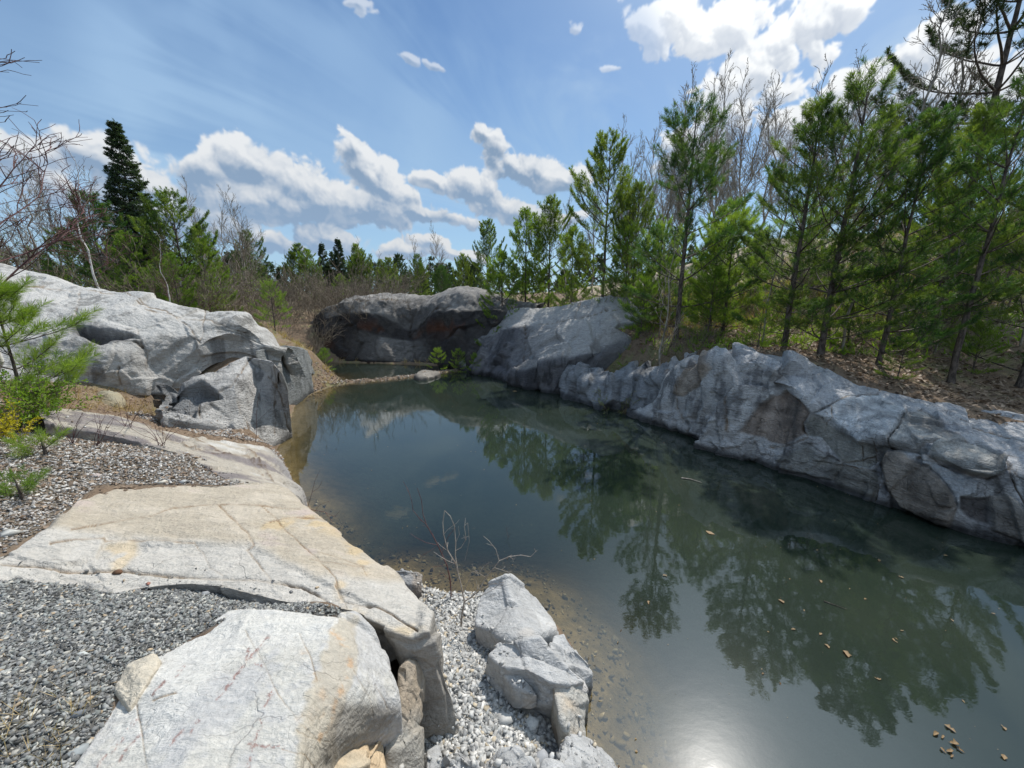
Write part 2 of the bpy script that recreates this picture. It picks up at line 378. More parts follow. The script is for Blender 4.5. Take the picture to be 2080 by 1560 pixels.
def leaf_mat(name, c1, c2, tr=.45, var_scale=3.0, rough=.5, spec=.35):
    m, t, out = new_mat(name)
    co = t.new('ShaderNodeTexCoord').outputs['Object']; oi = t.new('ShaderNodeObjectInfo')
    n = t.noise(co, var_scale, 3, .6); n = t.m('ADD', n, t.m('MULTIPLY', t.m('SUBTRACT', oi.outputs['Random'], .5), .35))
    c = t.mix(t.ss(n, .3, .7), c1, c2)
    p = t.new('ShaderNodeBsdfPrincipled', ins={'Base Color': c, 'Roughness': rough}); p.inputs['Specular IOR Level'].default_value = spec
    tb = t.new('ShaderNodeBsdfTranslucent', ins={'Color': t.mix(1.0, c, (1.5, 1.6, .6), 'MULTIPLY', True)})
    ms = t.new('ShaderNodeMixShader', ins={0: tr}); t.l.new(p.outputs[0], ms.inputs[1]); t.l.new(tb.outputs[0], ms.inputs[2])
    t.l.new(ms.outputs[0], out.inputs[0]); return m
M_PINE = leaf_mat('pine_needles', (.045, .10, .034), (.18, .235, .052), .48)  # green of shaded needles and yellow-green of backlit ones, both put into the colour
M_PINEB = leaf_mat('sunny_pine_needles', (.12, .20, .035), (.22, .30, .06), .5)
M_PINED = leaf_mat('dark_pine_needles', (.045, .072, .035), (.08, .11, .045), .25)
M_SPRUCE = leaf_mat('spruce_needles', (.035, .062, .042), (.07, .10, .055), .3)
M_LEAF = leaf_mat('spring_leaves', (.16, .26, .04), (.24, .34, .05), .5)
M_YELL = leaf_mat('yellow_leaves', (.40, .36, .02), (.50, .42, .03), .4)
M_GRASS = leaf_mat('dry_grass', (.30, .20, .09), (.45, .34, .18), .3)
def bark(name, c1, c2, scale=25, streak=(1, 1, .3), th=(.4, .6)):
    m, t, out = new_mat(name)
    co = t.new('ShaderNodeTexCoord').outputs['Object']
    n = t.noise(t.mapping(co, scale=streak), scale, 6, .7)
    c = t.mix(t.ss(n, *th), c1, c2)
    b = t.new('ShaderNodeBump', ins={'Height': n, 'Strength': .5, 'Distance': .02})
    p = t.new('ShaderNodeBsdfPrincipled', ins={'Base Color': c, 'Roughness': .85, 'Normal': b.outputs[0]}); p.inputs['Specular IOR Level'].default_value = .2
    t.l.new(p.outputs[0], out.inputs[0]); return m
M_BARK = bark('pine_bark', (.055, .045, .038), (.15, .125, .105))
M_BARKB = bark('aspen_bark', (.21, .185, .15), (.40, .365, .31), 12)
M_BIRCH = bark('birch_bark', (.08, .07, .06), (.62, .60, .56), 9, (1, 1, 3), (.33, .42))
M_TWIG = bark('red_brown_twig', (.10, .045, .045), (.17, .10, .09), 30)
M_GREYT = bark('dry_grey_twig', (.28, .23, .19), (.42, .37, .31), 30)
M_BRUSH = bark('brown_brush', (.13, .105, .08), (.27, .225, .17), 14)
def litter_mat(name, c1, c2):
    m, t, out = new_mat(name)
    ge = t.new('ShaderNodeNewGeometry'); r = ge.outputs['Random Per Island']
    c = t.mix(r, c1, c2)
    p = t.new('ShaderNodeBsdfPrincipled', ins={'Base Color': c, 'Roughness': .6}); p.inputs['Specular IOR Level'].default_value = .4
    tb = t.new('ShaderNodeBsdfTranslucent', ins={'Color': c})
    ms = t.new('ShaderNodeMixShader', ins={0: .2}); t.l.new(p.outputs[0], ms.inputs[1]); t.l.new(tb.outputs[0], ms.inputs[2])
    t.l.new(ms.outputs[0], out.inputs[0]); return m
M_LITTER = litter_mat('dead_leaves', (.13, .085, .055), (.40, .30, .21))
M_FLOAT = litter_mat('floating_leaves', (.15, .075, .03), (.36, .25, .12))
# water
m, t, out = new_mat('pond_water'); M_WATER = m
dep = t.new('ShaderNodeAttribute', attribute_name='depth').outputs['Fac']
co = t.new('ShaderNodeTexCoord').outputs['Object']
opac = t.m('SUBTRACT', 1.0, t.m('POWER', 2.718, t.m('MULTIPLY', dep, -3.6)))
nz = t.noise(co, .55, 4, .55)
murk = t.mix(t.ss(nz, .35, .7), (.016, .025, .018), (.025, .034, .023))
tr = t.new('ShaderNodeBsdfTransparent', ins={'Color': (.86, .80, .62, 1)})
df = t.new('ShaderNodeBsdfDiffuse', ins={'Color': murk})
body = t.new('ShaderNodeMixShader', ins={0: opac}); t.l.new(tr.outputs[0], body.inputs[1]); t.l.new(df.outputs[0], body.inputs[2])
rip = t.m('ADD', t.m('MULTIPLY', t.noise(t.mapping(co, scale=(1, 1.6, 1)), 7.0, 3, .5), .5), t.m('MULTIPLY', t.noise(co, 38.0, 2, .5), .04))
bp = t.new('ShaderNodeBump', ins={'Height': rip, 'Strength': .045, 'Distance': .02})
g1 = t.new('ShaderNodeBsdfAnisotropic' if hasattr(bpy.types, 'ShaderNodeBsdfAnisotropic') else 'ShaderNodeBsdfGlossy', ins={'Roughness': .018, 'Color': (1, 1, 1, 1), 'Normal': bp.outputs[0]})
g2 = t.new('ShaderNodeBsdfAnisotropic' if hasattr(bpy.types, 'ShaderNodeBsdfAnisotropic') else 'ShaderNodeBsdfGlossy', ins={'Roughness': .22, 'Color': (1, 1, 1, 1), 'Normal': bp.outputs[0]})
gm = t.new('ShaderNodeMixShader', ins={0: .05}); t.l.new(g1.outputs[0], gm.inputs[1]); t.l.new(g2.outputs[0], gm.inputs[2])
fc = t.new('ShaderNodeLayerWeight', ins={'Blend': .5, 'Normal': bp.outputs[0]}).outputs['Facing']
frs = t.m('ADD', .075, t.m('MULTIPLY', .925, t.m('POWER', fc, 4.6)))
ms = t.new('ShaderNodeMixShader', ins={0: frs}); t.l.new(body.outputs[0], ms.inputs[1]); t.l.new(gm.outputs[0], ms.inputs[2])
t.l.new(ms.outputs[0], out.inputs[0])

# ------------------------------------------------------------------ pond outline (world xy), w = reach of the bank slope
def wz(px, py, z=0.0): p = PZ(px, py, z); return (float(p[0]), float(p[1]))
SH = [  # right side, near to far
 ((16.0, -6.0), 1.8), (wz(2400, 1215), 1.8), (wz(2200, 1152), 1.8), (wz(2080, 1112), 1.8), (wz(1932, 1072), 1.8), (wz(1784, 1022), 1.7), (wz(1649, 975), 1.6), (wz(1494, 925), 1.2), (wz(1380, 872), .9), (wz(1300, 850), 1.3),
 (wz(1230, 832), 1.7), (wz(1156, 800), 1.7), (wz(1060, 785), 2.4), (wz(1000, 765), 4.0), (wz(950, 745), 4.0), (wz(860, 742), 4.5), (wz(770, 738), 4.5), (wz(690, 737), 4.0), (wz(640, 735), 1.4),
 (wz(625, 752), .9), (wz(690, 768), .9), (wz(670, 785), 1.0), (wz(625, 803), .9), (wz(600, 818), .6), (wz(588, 860), .5), (wz(572, 896), .4), (wz(562, 912), .5), (wz(600, 985), .5), (wz(636, 1040), .5),
 (wz(640, 1062, .9), .4), (wz(722, 1130, .9), .4), (wz(785, 1172, .7), .6), (wz(800, 1165), 1.1), (wz(860, 1188), 1.3), (wz(905, 1203), 1.4), (wz(1000, 1200), 1.4), (wz(1080, 1215), 1.2), (wz(1150, 1290), 1.0), (wz(1188, 1360), .9), (wz(1185, 1500), .9), (wz(1240, 1575), .9), ((1.25, .6), .8), ((1.7, -6.0), .8)]
SHP = np.array([s[0] for s in SH]); SHW = np.array([s[1] for s in SH])
def shore(xy):
    """inside mask, plain distance, scaled distance"""
    ins = inside(xy, SHP); d = np.full(xy.shape[:-1], 1e9); dw = d.copy()
    for i in range(len(SHP) - 1):
        a, b = SHP[i], SHP[i + 1]; ab = b - a; t = np.clip(((xy - a) @ ab) / max(ab @ ab, 1e-9), 0, 1)
        q = a + t[..., None] * ab; dd = np.sqrt(((xy - q) ** 2).sum(-1)); ww = SHW[i] + (SHW[i + 1] - SHW[i]) * t
        d = np.minimum(d, dd); dw = np.minimum(dw, dd / ww)
    return ins, d, dw
GC = []
def gz(px, py, z, dz=0): p = PZ(px, py, z); GC.append((p[0], p[1], z + dz))
def gy(px, py, y, dz=0): p = PY(px, py, y); GC.append((p[0], p[1], p[2] + dz))
# near left bank
for a in [(100, 1300, 1.22), (400, 1260, 1.12), (600, 1228, 1.06), (700, 1242, 1.04), (0, 1500, 1.32), (220, 1450, 1.2), (-200, 1300, 1.32), (150, 1250, 1.18), (330, 1215, 1.12),
          (60, 1080, 1.24), (-150, 1100, 1.35), (200, 985, 1.16), (440, 980, 1.04), (430, 930, 1.06), (250, 900, 1.24), (60, 900, 1.34), (-100, 900, 1.5), (560, 985, .92)]: gz(*a)
for a in [(500, 1080, 1.02, -.3), (300, 1080, 1.1, -.22), (680, 1170, .95, -.35), (550, 1400, 1.25, -.5), (740, 1330, 1.0, -.5), (400, 870, 1.2, -.25), (520, 940, .95, -.3), (880, 1420, .6, -.35), (300, 1500, 1.3, -.3)]: gz(*a)
for a in [(950, 1350, .27), (1000, 1480, .3), (1080, 1500, .3), (960, 1560, .34), (900, 1260, .2), (840, 1200, .18), (1120, 1420, .3), (1000, 1300, .22)]: gz(*a)
GC += [(0, .5, .5), (.9, -.5, .5), (-1.5, .2, 1.25), (-1.5, -2, 1.3), (-4, -2, 1.5), (-.2, -2, 1.0), (-8, 2, 1.8)]
# left bank behind
for a in [(350, 850, 7.2), (200, 805, 6.3), (60, 800, 5.6), (-200, 790, 5), (400, 740, 8.2), (330, 790, 7.4), (470, 720, 8.6), (600, 790, 9.6), (540, 720, 9.6)]: gy(*a)
for a in [(540, 660, 12.5), (600, 700, 13.0), (640, 700, 15), (450, 640, 14, -.3), (250, 640, 13, -.3), (0, 600, 13, -.4), (-300, 600, 12, -.4), (150, 680, 8.6, -.9), (380, 670, 8.6, -.7)]: gy(*a)
# far
for a in [(600, 650, 22), (750, 630, 26), (900, 620, 26, -.2), (300, 620, 24), (0, 610, 24), (1050, 640, 20, -.2), (1180, 640, 17, -.2)]: gy(*a)
GC += [(-60, 60, 2.2), (0, 70, 2.4), (60, 60, 6.0), (-20, 45, 2.2), (20, 45, 3.5), (-60, 10, 2.5), (-100, -60, 2), (0, -100, 1.5), (120, 0, 6), (0, 200, 4), (-200, 150, 4), (200, 150, 8), (100, -100, 3)]
# right bank: ledge behind the wall, then a rising slope
for a in [(1325, 770, 8.2), (1385, 735, 7.9), (1505, 722, 7.2), (1600, 727, 7.0), (1660, 752, 6.7), (1740, 787, 6.2), (1800, 806, 5.9), (1880, 822, 5.6), (1950, 832, 5.4), (2030, 842, 5.3), (2150, 862, 5.0), (2350, 897, 4.6),
          (1200, 745, 9.4), (1300, 700, 10.2), (1160, 728, 10.0), (1380, 690, 9.8), (1340, 640, 12.5), (1480, 685, 9.6), (1600, 705, 8.2), (1760, 735, 7.7), (1900, 755, 7.4), (2060, 790, 6.8), (2200, 800, 6.5),
          (1480, 620, 13), (1620, 600, 14), (1780, 590, 12.5), (1930, 600, 11), (2080, 620, 10), (1950, 495, 15), (1800, 540, 16), (1650, 570, 18), (1480, 575, 19), (2080, 480, 14), (2300, 450, 12), (1300, 600, 20)]: gy(*a)
for x, y in ((14, 22), (24, 20), (34, 14), (30, 2), (24, -8)): GC.append((x, y, 5.2 + .05 * x))
for x, y in ((8, 2.5), (10, 0), (14, -2)): GC.append((x, y, 1.4))
GC = np.array(GC, float)
def _k(a, b): return np.sqrt(((a[:, None] - b[None]) ** 2).sum(-1) + .04)
_A = _k(GC[:, :2], GC[:, :2]); _n = len(GC)
_M = np.zeros((_n + 1, _n + 1)); _M[:_n, :_n] = _A + np.eye(_n) * -.02; _M[_n, :_n] = 1; _M[:_n, _n] = 1
_w = np.linalg.solve(_M, np.concatenate([GC[:, 2], [0]]))
SPIT = [wz(600, 806), wz(655, 785), wz(700, 778), wz(770, 772), wz(840, 764), wz(900, 755), wz(950, 750), wz(975, 748)]
def seg_min(xy, L):
    d = np.full(xy.shape[:-1], 1e9)
    for a, b in zip(L[:-1], L[1:]): d = np.minimum(d, seg_dist(xy, np.array(a), np.array(b)))
    return d
def land(xy):
    q = xy.reshape(-1, 2); z = np.empty(len(q))
    for i in range(0, len(q), 20000): z[i:i + 20000] = _k(q[i:i + 20000], GC[:, :2]) @ _w[:_n] + _w[_n]
    return z.reshape(xy.shape[:-1])
def ground_z(xy):
    xy = np.asarray(xy, float); z = land(xy); ins, d, dw = shore(xy)
    P3 = np.concatenate([xy, np.zeros(xy.shape[:-1] + (1,))], -1)
    z = z + .05 * fbm(P3, .9, 3, .5, 5) * smooth(d, .2, 1.5) + .018 * fbm(P3, 5.0, 3, .5, 9)
    rs = smooth(xy[..., 0] + 1.0, 2.2, 3.2) * smooth(xy[..., 1], 2, 3)
    up = np.maximum(z, .12) * smooth(dw, -.12 + .20 * rs, 1.0) - .12 * rs * (1 - smooth(d, .1, .35))
    # bed: gentle off the left bank, deep to the right
    px = xy[..., 0]; 
    left = ((SHP[None] if False else SHP)[19:])
    dl = np.full(xy.shape[:-1], 1e9)
    for a, b in zip(left[:-1], left[1:]): dl = np.minimum(dl, seg_dist(xy, a, b))
    bed = -1.9 * (1 - np.exp(-dl / 3.2)) * (1 - np.exp(-d / (.60 - .54 * rs))) - .02 + .03 * fbm(P3, 3.0, 3, .5, 3) * smooth(d, 0, .3)
    bed = np.where((xy[..., 1] > 13.5), np.maximum(bed, -.35), bed)
    sp_d = seg_min(xy, SPIT); spit = .07 + .05 * fbm(P3, 3.5, 3, .5, 15) - .30 * smooth(sp_d, .08, .55) - .02
    bed = np.maximum(bed, np.where(sp_d < .6, spit, -9))
    return np.where(ins, bed, up)
def gz1(x, y): return float(ground_z(np.array([[x, y]]))[0])

# fan-shaped sheet: fine near the bank we stand on, wide to the horizon
ang = np.concatenate([np.linspace(-180, -72, 40)[:-1], np.linspace(-72, 72, 560), np.linspace(72, 180, 40)[1:]])
rad = np.concatenate([[.02], np.geomspace(.6, 30, 440), np.geomspace(31, 1500, 50)])
AA, RR = np.meshgrid(np.radians(ang), rad)
XY = np.stack([np.sin(AA) * RR, np.cos(AA) * RR], -1)
GZ = ground_z(XY)
GP = np.concatenate([XY, GZ[..., None]], -1)
pg = proj(GP); front = XY[..., 1] > .3
n1 = fbm(GP, 1.3, 4, .55, 21); n2 = fbm(GP, 9.0, 3, .6, 31)
def col(*c): return np.array(c, float)
GC_ = np.broadcast_to(col(.20, .145, .10), GP.shape).copy()                      # litter brown
GC_ += (n1 * .05 + n2 * .05)[..., None] * col(1, .8, .6)
hill = smooth(GP[..., 0], 2, 7) * smooth(GZ, 1.6, 3.4)
GC_ = GC_ * (1 - hill[..., None] * .8) + col(.50, .425, .32) * hill[..., None] * .8
grn = smooth(n1 + n2 * .6, .05, .5) * .55 * smooth(XY[..., 1], 5, 9)
GC_ = GC_ * (1 - grn[..., None]) + col(.13, .17, .05) * grn[..., None]
POLY_G1 = [(-300, 1120), (0, 1150), (100, 1160), (240, 1180), (330, 1188), (450, 1190), (550, 1215), (640, 1227), (720, 1240), (690, 1254), (490, 1244), (400, 1290), (330, 1335), (240, 1390), (225, 1450), (150, 1570), (60, 1700), (-250, 1700)]
POLY_G2 = [(-250, 1190), (0, 1128), (100, 1065), (200, 985), (320, 984), (560, 988), (500, 982), (440, 958), (420, 930), (300, 905), (200, 880), (110, 860), (60, 880), (-250, 900)]
POLY_G3 = [(775, 1155), (830, 1170), (860, 1190), (900, 1205), (985, 1205), (1000, 1230), (985, 1290), (1010, 1345), (1100, 1370), (1125, 1395), (1165, 1480), (1260, 1570), (1280, 1650), (820, 1680), (820, 1540), (850, 1500), (900, 1330), (878, 1270), (840, 1210)]
def pmask(poly, f=8): return smooth(sdf(pg, poly), -f, f) * front
m1, m2, m3 = pmask(POLY_G1), pmask(POLY_G2), pmask(POLY_G3)
near_left = (XY[..., 0] < 1.5) & (XY[..., 1] < 5.5) & (XY[..., 1] > -3)
for mk, c in ((m1, col(.13, .125, .115)), (m2, col(.15, .125, .095)), (m3, col(.38, .36, .32))): GC_ = GC_ * (1 - mk[..., None]) + c * mk[..., None]
wet = (GZ < .0)
bedc = col(.19, .16, .105) + (n2 * .10)[..., None] * col(1, .8, .5)
GC_ = np.where(wet[..., None], bedc, GC_)
GC_ = np.clip(GC_, .02, 1)
nv, nu = AA.shape
ground = obj('ground', make_mesh('ground', GP.reshape(-1, 3), grid_faces(nv, nu), True, GC_.reshape(-1, 3), [M_GROUND]))
tag(ground, 'brown forest floor and banks around the quarry pond', 'ground', kind='structure')

# water surface with the depth below every point
xs = np.concatenate([np.arange(-11, 9, .08), np.arange(9, 18, .5)]); ys = np.arange(-6, 21, .08)
WX, WY = np.meshgrid(xs, ys); WXY = np.stack([WX, WY], -1)
wd = np.maximum(0, -ground_z(WXY))
water = obj('water', make_mesh('water', np.stack([WX, WY, WX * 0], -1).reshape(-1, 3), grid_faces(*WX.shape), True, None, [M_WATER], attrs={'depth': wd}))
tag(water, 'still dark green water of the flooded quarry', 'water', kind='structure')

# ------------------------------------------------------------------ rocks
CAMP = np.array([0, 0, CAM_H])
def rock(name, label, G, disp=None, tint=None, mat=None, cracks=(), group=None, flat=False, cat='rock', crackcol=.62, crw=.8, crd=.85):
    n = grid_normals(G)
    if np.abs(G[:, 0] - G[:, -1]).max() < 1e-6:
        m_ = n[:, 1] + n[:, -2]; m_ /= np.linalg.norm(m_, axis=-1, keepdims=True) + 1e-9; n[:, 0] = m_; n[:, -1] = m_
    flip = ((CAMP - G) * n).sum(-1).mean() < 0
    if flip: n = -n
    pp = proj(G); D = np.zeros(G.shape[:2])
    if disp is not None: D = D + disp(G, pp, n)
    cm = np.zeros(G.shape[:2])
    wob = np.stack([fbm(G, 7, 3, .5, 71), fbm(G, 7, 3, .5, 72)], -1) * 4
    for c in cracks:
        d = line_dist(pp + wob, c[0]); k = np.exp(-(d / max(c[1] * crw, 1.05)) ** 2) * (.35 + .65 * smooth(fbm(G, 5, 3, .5, 77), -.25, .2)); D = D - c[2] * crd * k; cm = np.maximum(cm, k)
    C = tint(G, pp, n) if tint is not None else np.broadcast_to(col(.4, .4, .38), G.shape)
    C = C * (1 - .66 * (smooth(G[..., 2] + .06 * fbm(G, 3, 4, .6, 79), .17, .04) * smooth(G[..., 1], .5, 1.5))[..., None])
    C = C * (1 - (cm * crackcol)[..., None] * col(.8, 1, 1.2))
    V = G + n * D[..., None]
    f = grid_faces(*G.shape[:2]); f = f[:, ::-1] if flip else f
    me = make_mesh(name, V.reshape(-1, 3), f, not flat, np.clip(C, .01, .95).reshape(-1, 3), [mat or M_ROCK])
    return tag(obj(name, me), label, cat, group)
def mixc(a, b, f): return a * (1 - f[..., None]) + np.asarray(b, float) * f[..., None]
def rowsZ(*rows): return [[PZ(*p) for p in r] for r in rows]
def rowsY(*rows): return [[PY(*p) for p in r] for r in rows]
def stack_rows(*rs): return np.array([np.array(r) for r in rs])
def sh(r, dx=0, dy=0, dz=0): return np.array(r) + np.array([dx, dy, dz])

WHITE, TAN, GREY, BROWN, CREAM = col(.48, .455, .41), col(.45, .385, .30), col(.34, .335, .32), col(.25, .20, .155), col(.55, .49, .39)

# --- big slab in the left foreground (R2)
fr = [PZ(*p) for p in [(-260, 1330, 1.25), (0, 1246, 1.15), (110, 1230, 1.12), (220, 1208, 1.10), (330, 1187, 1.08), (450, 1190, 1.07), (550, 1216, 1.06), (650, 1229, 1.05), (715, 1240, 1.04), (775, 1268, 1.01), (835, 1292, .98), (874, 1298, .93)]]
bk = [PZ(*p) for p in [(-260, 1220, 1.3), (0, 1130, 1.25), (110, 1068, 1.22), (200, 985, 1.16), (320, 983, 1.12), (440, 984, 1.06), (560, 984, 1.0), (640, 1044, .97), (725, 1112, .95), (800, 1163, .93), (850, 1215, .92), (880, 1272, .90)]]
fr, bk = np.array(fr), np.array(bk)
md = fr * .5 + bk * .5 + np.array([0, 0, .03]); q1 = fr * .82 + bk * .18 + np.array([0, 0, .02]); q3 = fr * .15 + bk * .85 + np.array([0, 0, .02])
drop = np.array([.25] * 8 + [.30, .55, .85, .85])
foot = fr.copy(); foot[:, 2] -= drop; foot[:8, 1] -= .03
foot[8] = PZ(765, 1345, .72); foot[9] = PZ(830, 1345, .66); foot[10] = PZ(850, 1560, .10); foot[11] = PZ(948, 1530, .12)
mid = fr * .45 + foot * .55; mid[8:, 1] += .03
drop2 = np.array([.2] * 6 + [.5, 1.4, 1.4, 1.2, .9, .9]); back = bk.copy(); back[:, 2] -= drop2; back[6:, 0] -= .05
G = loft([foot, mid, fr, q1, md, q3, bk, back], vs=3, cap1=(.02, .01, -.8))
def disp_slab(G, pp, n):
    top = smooth(n[..., 2], .3, .8)
    d = .030 * fbm(G, 1.7, 4, .5, 3) + .010 * fbm(G, 6, 4, .55, 4) + .004 * fbm(G, 26, 3, .6, 6)
    d = d + facets(G, 3.0, .035, 12, (1, 1, 1), .0) * (1 - top)
    # broken, stepped western half of the slab
    west = smooth(pp[..., 0], 430, 180) * smooth(pp[..., 1], 1050, 1110)
    d = d + west * top * (facets(G, 3.0, .02, 11, (.7, 1.5, 0.01), .2, .06) + .008 * fbm(G * np.array([1, 3, 0.1]), 6, 3, .5, 19))
    low = smooth(sdf(pp, [(-300, 1120), (240, 1105), (500, 1105), (640, 1170), (760, 1230), (700, 1300), (-300, 1300)]), -4, 6)
    return d - low * .018
def tint_slab(G, pp, n):
    n1 = fbm(G, 2.2, 4, .5, 41); n2 = fbm(G * np.array([1, 3.2, 1]), 3.0, 4, .55, 42); n3 = fbm(G, 9, 3, .6, 43)
    C = np.broadcast_to(col(.41, .355, .275), G.shape)
    C = mixc(C, col(.47, .41, .325), smooth(n2, -.1, .4)); C = mixc(C, col(.43, .35, .31), smooth(n2 + n1, .35, .8) * .7)
    low = smooth(sdf(pp + n1[..., None] * 14, [(-300, 1080), (130, 1075), (330, 1095), (520, 1105), (640, 1165), (860, 1180), (900, 1300), (-300, 1330)]), -10, 14)
    C = mixc(C, WHITE + n3[..., None] * .05, low * .85)
    org = np.exp(-(line_dist(pp, [(540, 1070), (620, 1060), (700, 1075), (740, 1150)]) / 14) ** 2) + np.exp(-(line_dist(pp, [(690, 1190), (700, 1230), (790, 1290), (850, 1280)]) / 12) ** 2) + np.exp(-(line_dist(pp, [(230, 1120), (262, 1112), (240, 1145)]) / 16) ** 2)
    C = mixc(C, col(.55, .40, .20), np.clip(org * (.25 + 1.5 * n3), 0, .5))
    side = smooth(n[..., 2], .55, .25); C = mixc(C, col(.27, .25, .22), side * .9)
    return C
CR_SLAB = [(crop(3, [(0, 395), (200, 405), (350, 432), (520, 438), (640, 440), (800, 455), (1000, 465), (1250, 485), (1450, 490), (1700, 520), (1800, 570), (1900, 640)]), 3.0, .03),
           (crop(3, [(400, 220), (700, 150), (850, 130), (1000, 78), (1240, 76), (1480, 78), (1700, 95)]), 1.5, .012),
           (crop(3, [(1240, 76), (1300, 150), (1400, 240), (1440, 300), (1400, 320), (1480, 420), (1540, 500), (1700, 520)]), 2.0, .016),
           (crop(3, [(1480, 78), (1600, 200), (1700, 290), (1800, 380), (1900, 480), (1950, 600), (1960, 640)]), 1.5, .012),
           (crop(3, [(1520, 180), (1650, 150), (1800, 155), (1960, 200)]), 1.5, .01), (crop(3, [(1750, 380), (2060, 420)]), 1.4, .008),
           (crop(3, [(850, 275), (1100, 290), (1140, 330), (1190, 420), (1260, 470)]), 1.7, .012), (crop(3, [(280, 300), (500, 275), (850, 275)]), 2, .015),
           (crop(4, [(250, 450), (290, 540), (420, 570), (520, 600), (600, 640), (740, 740)]), 2.5, .02), (crop(4, [(130, 250), (400, 340), (430, 400)]), 1.3, .008)]
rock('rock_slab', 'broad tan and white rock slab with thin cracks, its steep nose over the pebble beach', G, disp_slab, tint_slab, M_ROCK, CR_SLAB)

# --- pale boulder slab at the bottom (R1)
Bl = [(480, 1250, 1.08), (400, 1291, 1.13), (300, 1347, 1.17), (242, 1395, 1.19), (222, 1455, 1.2), (150, 1570, 1.22), (40, 1760, 1.26)]
C1 = [(510, 1246, 1.15), (478, 1300, 1.21), (450, 1350, 1.24), (425, 1400, 1.26), (400, 1470, 1.28), (370, 1570, 1.30), (330, 1760, 1.33)]
D1_ = [(686, 1254, 1.17), (668, 1290, 1.23), (652, 1340, 1.26), (630, 1400, 1.27), (612, 1480, 1.27), (606, 1570, 1.27), (590, 1760, 1.28)]
E1 = [(703, 1248, 1.13), (724, 1300, 1.15), (735, 1360, 1.14), (735, 1420, 1.10), (715, 1480, 1.03), (665, 1570, 1.0), (640, 1760, 1.0)]
F1_ = [(716, 1246, 1.07), (762, 1292, 1.03), (798, 1368, .96), (815, 1440, .87), (800, 1482, .78), (712, 1570, .72), (690, 1760, .7)]
rr = rowsZ(Bl, C1, D1_, E1, F1_); a0 = sh(rr[0], -.02, .03, -.25); e0 = sh(rr[4], -.06, .02, -.55)
G = loft([a0] + [np.array(r) for r in rr] + [e0], vs=3, us=2, cap0=(0, .05, -.3))
def disp_b(G, pp, n):
    d = .012 * fbm(G, 3, 4, .5, 13) + .005 * fbm(G, 14, 4, .6, 14) + .0025 * fbm(G, 50, 3, .6, 16)
    d = d + facets(G, 1.8, .03, 5, (1, 1, 1), .0, .04) * smooth(n[..., 2], .95, .6)
    lump = np.exp(-((pp[..., 0] - 320) ** 2 / 60 ** 2 + (pp[..., 1] - 1390) ** 2 / 60 ** 2)) * .02
    return d + lump
def tint_b(G, pp, n):
    n1 = fbm(G, 4, 4, .55, 51); n3 = fbm(G * np.array([1, 1, 1]), 22, 4, .65, 52)
    C = np.broadcast_to(col(.46, .45, .43), G.shape); C = mixc(C, col(.51, .49, .44), smooth(n1 + .4 * n3, -.1, .4))
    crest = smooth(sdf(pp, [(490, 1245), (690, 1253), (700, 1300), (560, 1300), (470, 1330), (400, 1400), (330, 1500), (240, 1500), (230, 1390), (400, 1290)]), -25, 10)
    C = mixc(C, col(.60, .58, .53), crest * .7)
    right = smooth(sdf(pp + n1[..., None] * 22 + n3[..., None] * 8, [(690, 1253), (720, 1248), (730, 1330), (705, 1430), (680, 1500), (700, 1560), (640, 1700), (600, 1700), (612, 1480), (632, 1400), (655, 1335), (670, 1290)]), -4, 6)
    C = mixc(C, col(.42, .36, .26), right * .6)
    org = np.exp(-(line_dist(pp, crop(3, [(1880, 780), (1960, 880), (1990, 960), (1960, 1060), (1900, 1180), (1860, 1300), (1800, 1400)])) / 6) ** 2)
    org2 = np.exp(-(line_dist(pp, crop(3, [(1720, 900), (1760, 1000), (1800, 1100), (1850, 1250), (1700, 1290)])) / 9) ** 2)
    C = mixc(C, col(.50, .27, .11), np.clip((org + .4 * org2) * (.10 + 1.6 * n3), 0, .5))
    C = mixc(C, col(.18, .155, .12), smooth(sdf(pp, crop(4, [(250, 1180), (480, 1190), (620, 1210), (560, 1290), (350, 1430), (200, 1560), (180, 1400)])), -20, 12) * .7)  # shade where the right face curves under, painted as a dark patch
    # red-brown scrapes on the pale face
    red = np.zeros(G.shape[:2])
    for L in ([(1520, 810), (1450, 890), (1390, 960), (1330, 1050), (1280, 1110), (1225, 1180)], [(1400, 880), (1390, 940)], [(1540, 1130), (1500, 1220), (1470, 1340), (1450, 1380), (1420, 1480), (1408, 1560)], [(1050, 980), (1000, 1050)], [(940, 1090), (870, 1165)], [(1130, 1290), (1075, 1360)], [(1030, 1350), (965, 1430)],
              [(780, 1290), (720, 1340)], [(790, 1370), (720, 1460), (680, 1530)], [(700, 1390), (600, 1500), (550, 1560)], [(1410, 1425), (1500, 1440), (1600, 1440)], [(1450, 965), (1475, 975)]):
        red = np.maximum(red, np.exp(-(line_dist(pp + np.stack([fbm(G, 38, 3, .6, 65), fbm(G, 38, 3, .6, 66)], -1) * 6, crop(3, L)) / 2.8) ** 2))
    brk = smooth(fbm(G * np.array([2.2, .9, 1]), 60, 3, .6, 61), -.12, .12)
    C = mixc(C, col(.25, .125, .10), red * brk * .85)
    return C
CR_B = [(crop(3, [(1390, 780), (1450, 890), (1560, 1100), (1650, 1250), (1720, 1350), (1840, 1440)]), 1.4, .008), (crop(3, [(700, 960), (750, 1100), (790, 1300), (820, 1480), (830, 1560)]), 1.6, .008), (crop(3, [(1690, 790), (1760, 930), (1790, 1060)]), 1.5, .006),
        (crop(3, [(870, 1190), (1000, 1150)]), 2, .008), (crop(4, [(350, 960), (440, 1120), (470, 1250)]), 1.4, .008), (crop(4, [(480, 1050), (560, 1200)]), 1.4, .008), (crop(4, [(0, 1330), (60, 1380), (200, 1400)]), 1.6, .01), (crop(3, [(1590, 1450), (1720, 1490), (1780, 1560)]), 1.5, .006)]
